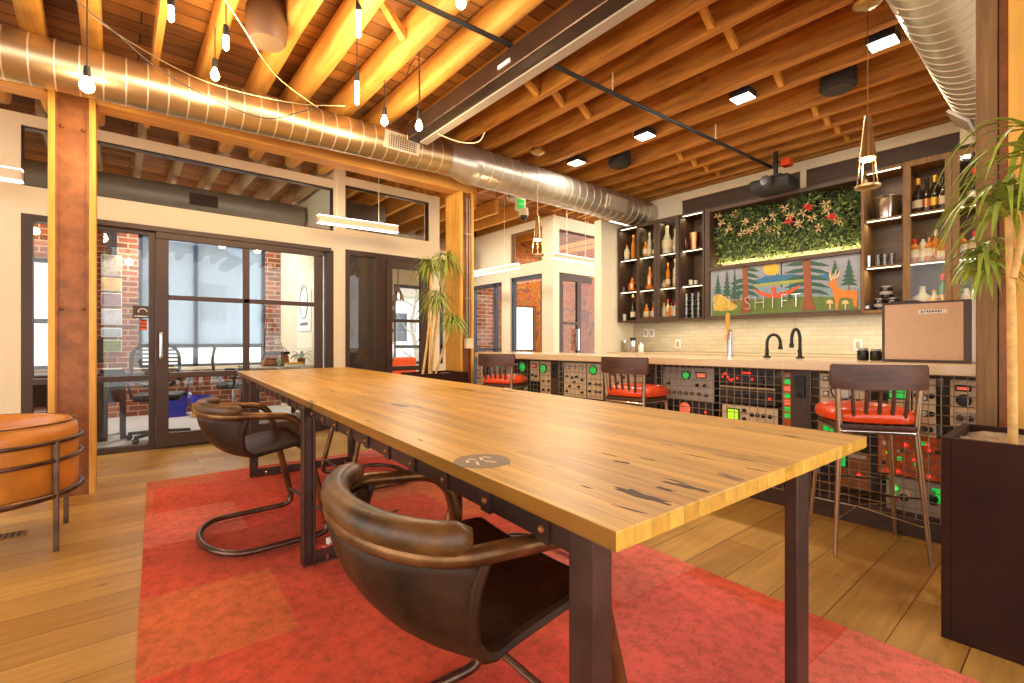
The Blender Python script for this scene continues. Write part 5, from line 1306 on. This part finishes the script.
for i in range(16): leafblade(m,(0,0,.1),random.uniform(0,6.28),.16,random.uniform(.6,1.6),1.0,.05)
m.build('leaves',M['leaf'],r,smooth=2)
for k,(x,y,z,l) in enumerate(((1.82,6.72,.716,'white book at the bottom of the small pile on the office desk'),(1.82,6.72,.742,'yellow book on top of the white one on the office desk'))):
    o=MB().box(-.1,.1,-.07,.07,0,.025).build('book',M['paper' if k==0 else 'goldcap'],bevel=.002); o.location=(x,y,z); tag(o,l,'book','books on the office desk')
r=thing('desk_lamp','grey angled desk lamp at the side wall on the office desk','desk lamp',(1.78,7.1,.716)); MB().lathe([(.05,0),(.05,.015)],n=14).build('base',M['greypanel'],r); MB().tube([(0,0,.01),(.05,0,.2),(-.06,0,.32)],.007,6).build('arm',M['greypanel'],r); MB().lathe([(.02,.36),(.05,.29)],(-.06,0,0),12).build('shade',M['greypanel'],r,smooth=True)
r=thing('monitor','grey screen standing on the left office desk','monitor',(-.30,6.9,.70)); MB().box(-.05,.05,-.05,.05,0,.01).build('foot',M['greypanel'],r); MB().box(-.015,.015,-.01,.01,.01,.12).build('stand',M['greypanel'],r); MB().box(-.2,.2,-.012,.012,.1,.36).build('screen',M['darkpanel'],r)
r=thing('desk_tray','black tray of papers under the left office desk top','tray',(-.02,6.62,.701)); MB().box(-.1,.1,-.08,.08,0,.04).build('tray',M['black'],r); MB().box(-.08,.08,-.07,.07,.04,.05).build('papers',M['paper'],r)
# prints on the brick pier
pm=[mat('print_grey',RGB(150,140,132),.6,0,.4,20),mat('print_sunset',RGB(226,180,130),.6,0,.3,8),mat('print_dusk',RGB(150,120,130),.6,0,.3,8),mat('print_haze',RGB(190,190,200),.6,0,.2,8),mat('print_mist',RGB(170,176,190),.6,0,.2,8),mat('print_green',RGB(120,130,80),.6,0,.4,20)]
for i,((v0,v1),nm) in enumerate(zip(((254,278),(275,291),(292,306),(308,325),(327,337),(339,352)),('grey photo print, topmost on the brick pier','sunset photo print, second from the top on the brick pier','dusky photo print, third from the top on the brick pier','hazy photo print, fourth from the top on the brick pier','misty photo print, fifth from the top on the brick pier','greenish photo print, lowest on the brick pier'))):
    x0,x1=xu(101,8.44),xu(122,8.44); z1=aty(112,v0,8.44)[2]; z0=aty(112,v1,8.44)[2]
    r=thing('photo_print',nm,'picture',((x0+x1)/2,8.46,z0),0,'prints on the brick pier'); w=(x1-x0)/2
    MB().box(-w,w,0,.02,0,z1-z0-.01).build('print_board',M['paper'],r); MB().box(-w+.008,w-.008,-.004,0,.01,z1-z0-.02).build('picture',pm[i],r)
tag(MB().box(xu(107,8.4),xu(117,8.4),8.4,8.49,aty(112,254,8.4)[2],2.75).build('wall_bracket',M['black'],world=True),'black vertical bracket on the brick above the prints','bracket')
for u,v,l in ((129,262,'round warm wall bulb on the brick pier right of the prints'),(35,231,'round warm bulb on the brick at the far left of the office')):
    x,y,z=aty(u,v,8.3); r=thing('wall_bulb',l,'bulb',(x,y,z),0,'warm bulbs on the office brick'); MB().ball((0,0,0),.045,10).build('bulb_glass',M['bulbglow'],r,smooth=True); MB().tube([(0,.03,0),(0,.18,0)],.012,8).build('stem',M['black'],r)
# poster on the side wall, signs on the glass
r=thing('poster','white poster with blue drawing on the office side wall','poster',(2.095,7.15,1.2)); ya_,yb_=yu(298,2.09),yu(311,2.09); z1=atx(304,291,2.09)[2]; z0=atx(304,331,2.09)[2]
MB().box(2.085,2.098,min(ya_,yb_),max(ya_,yb_),z0,z1).build('sheet',M['paper'],r,world=True)
yc=(ya_+yb_)/2; zc_=z0+(z1-z0)*.72; hw=abs(ya_-yb_)*.3
MB().tube([(2.083,yc+hw*math.cos(a),zc_+hw*1.3*math.sin(a)) for a in [2*PI*i/16 for i in range(16)]],.008,4,closed=True).build('drawn_loop',M['steelblue'],r,world=True)
MB().box(2.082,2.085,yc-hw,yc+hw,z0+.08,z0+.12).build('drawn_line',M['steelblue'],r,world=True)
x0=xu(133,YF-.06); x1=xu(149,YF-.06)
r=thing('room_sign','small brown sign with white outline mark on the glass beside the sliding door','sign',((x0+x1)/2,YF-.03,1.345)); z0=aty(141,318,YF)[2]; z1=aty(141,306,YF)[2]
r.location.z=z0; w=(x1-x0)/2
MB().box(-w,w,0,.012,0,z1-z0).build('plate',M['bronze'],r); MB().tube([(.012+.032*math.cos(a),-.003,(z1-z0)*.55+.024*math.sin(a)) for a in [PI*1.25*i/12-.3 for i in range(13)]],.004,5).build('sign_mark',M['paper'],r); MB().box(-.05,.05,-.003,0,.012,.02).build('sign_line',M['paper'],r)
x0=xu(140.5,YF); x1=xu(147,YF); z0=aty(143,330,YF)[2]; z1=aty(143,320,YF)[2]
r=thing('notice','small orange notice stuck on the glass below the brown sign','notice',((x0+x1)/2,YF+.03,z0)); MB().box(-(x1-x0)/2,(x1-x0)/2,0,.004,0,z1-z0).build('notice_sheet',M['orangefab'],r)
m=MB()
for i in range(3): m.box(-.025,.025,-.002,0,.02+.035*i,.03+.035*i)
m.build('notice_lines',M['darkpanel'],r)
# second back room
r=thing('wall_shelf','wooden shelf with dark box niche in the rear room behind the second door','shelf',(3.6,8.4,1.6))
xa,xb=3.55,4.0
MB().box(xa,xb,8.2,8.5,aty(396,306,8.3)[2],aty(396,301,8.3)[2]).build('upper_board',M['timber_end'],r,world=True); MB().box(xa,xb,8.2,8.5,aty(396,319,8.3)[2],aty(396,311,8.3)[2]).build('dark_niche',M['darkpanel'],r,world=True); MB().box(xa,xb,8.3,8.5,aty(396,332,8.3)[2],aty(396,329,8.3)[2]).build('lower_board',M['black'],r,world=True)
x,y,z=aty(398,296,7.95); r=thing('metal_pendant','polished cone pendant in the rear room seen through the second door','pendant lamp',(x,y,z)); MB().lathe([(.12,-.1),(.10,0),(.04,.12),(.02,.2)],n=18).build('shade',M['chrome'],r,smooth=True); MB().tube([(0,0,.2),(0,0,ZD-z)],.006,5).build('cord',M['black'],r)
r=thing('sofa','low orange sofa in the rear room behind the second door','sofa',(3.55,7.2,0))
MB().box(-.5,.45,-.3,.3,.15,.42).build('seat',M['orangefab'],r,bevel=.04); MB().box(-.5,.45,.2,.36,.4,.78).build('backrest',M['orangefab'],r,bevel=.04)
for sx in (-.42,.37):
    for sy in (-.25,.25): MB().box(sx,sx+.05,sy-.02,sy+.02,0,.15).build('leg',M['black'],r)
# exterior: pale buildings and a bare tree beyond the windows
def house(label,x0,x1,y,h,mt,n):
    r=thing('building',label,'building',((x0+x1)/2,y,-1)); MB().box(x0,x1,y,y+5,-1,h).build('wall',mt,r,world=True)
    MB().prism([(x0-.3,h),(x1+.3,h),((x0+x1)/2,h+1.8)],'y',y-.3,y+5).build('roof',M['greypanel'],r,world=True)
    for i in range(n):
        x=x0+(x1-x0)*(i+.5)/n; f=MB().box(x-.35,x+.35,y-.04,y+.02,h-1.9,h-.7).build('window',M['steelblue'],r,world=True)
    return r
house('pale house with grey gabled roof outside the office window',-3,3.2,18,3.6,mat('pale_siding',RGB(226,224,224),.8,0,.05,2),4)
house('white house seen outside the rear room window',8.5,14,19,3.0,mat('white_siding',RGB(236,236,232),.8,0,.05,2),3)
r=thing('bare_tree','bare grey tree outside the rear room window','tree',(7.1,13.2,-1))
random.seed(4)
tk=MB(); tk.tube([(0,0,0),(.05,0,1.6),(-.1,.1,2.6),(.15,0,4.2)],[.11,.09,.06,.02],8)
for i in range(14):
    z=1.3+.18*i; a=random.uniform(0,6.28); L=random.uniform(.6,1.2); tk.tube([(0,0,z),(L*.5*math.cos(a),L*.5*math.sin(a),z+.25),(L*math.cos(a),L*math.sin(a),z+.7)],[.035,.022,.006],6)
tk.build('trunk_and_branches',M['greypanel'],r,smooth=True)
struct(MB().box(-40,40,8.9,60,-1.1,-1.0).build('floor_outside_ground',mat('pale_pavement',RGB(200,196,190),.9),world=True))

# ================================================================ LIGHT
def area(x,y,z,sx,sy,e,col,rot=(0,0,0),name='room_lamp'):
    ld=bpy.data.lights.new(name,'AREA'); ld.shape='RECTANGLE'; ld.size=sx; ld.size_y=sy; ld.energy=e; ld.color=col
    lo=bpy.data.objects.new(name,ld); COL.objects.link(lo); lo.location=(x,y,z); lo.rotation_euler=rot; return lo
area(.8,7.9,3.0,.6,.4,70,(1,.95,.88),name='office_ceiling_lamp')
area(3.6,6.6,3.0,.6,.5,50,(1,.94,.86),name='rear_room_lamp')
area(6.6,6.3,3.0,1.,.8,50,(1,.85,.65),name='painted_room_lamp')
area(4.6,4.9,3.0,1.,.6,14,(1,.88,.7),name='passage_lamp')
# linear lamps shine down
# shelf strips light the bottles; LED strip behind the plants
for ya_,yb_ in ((3.0,4.28),(.45,1.40)):
    for z in (1.72,2.165,2.60): area(5.6,(ya_+yb_)/2,z,.05,yb_-ya_-.05,2.2,(1,.82,.5),name='shelf_strip_light')
area(5.68,2.17,1.95,.05,1.45,5,(1,.82,.45),(PI,0,0),'plant_wall_strip_light')
area(5.6,2.0,1.29,.2,3.6,9,(1,.88,.68),name='under_cabinet_light')
# added fill light inside the counter, brightens the instruments behind the mesh
area(3.45,2.3,.835,.1,3.9,9,(1,.75,.5),name='counter_cavity_fill')
# world: soft daylight entering from the open window side behind and outside
wd=bpy.data.worlds.new('daylight'); S.world=wd; wd.use_nodes=True; N=wd.node_tree.nodes; L=wd.node_tree.links
bg=N['Background']; bg.inputs['Color'].default_value=(1,.97,.93,1); bg.inputs['Strength'].default_value=WORLD
# ================================================================ CAMERA
cam=bpy.data.cameras.new('camera'); co=bpy.data.objects.new('camera',cam); COL.objects.link(co); S.camera=co
cam.sensor_width=36; cam.lens=36*FPX/1024; cam.shift_y=(HZ-341.5)/1024; cam.clip_start=.02; cam.clip_end=200
co.location=(0,0,CAMZ); co.rotation_euler=(PI/2,0,-TH)
S.view_settings.view_transform='Standard'; S.view_settings.look='None'; S.view_settings.exposure=EXPO; S.view_settings.gamma=1; S.view_settings.use_curve_mapping=False
S.cycles.max_bounces=8; S.cycles.transparent_max_bounces=16; S.cycles.sample_clamp_indirect=4; S.cycles.use_denoising=True
try: S.cycles.denoiser='OPENIMAGEDENOISE'
except Exception: pass
S.cycles.caustics_reflective=False; S.cycles.caustics_refractive=False
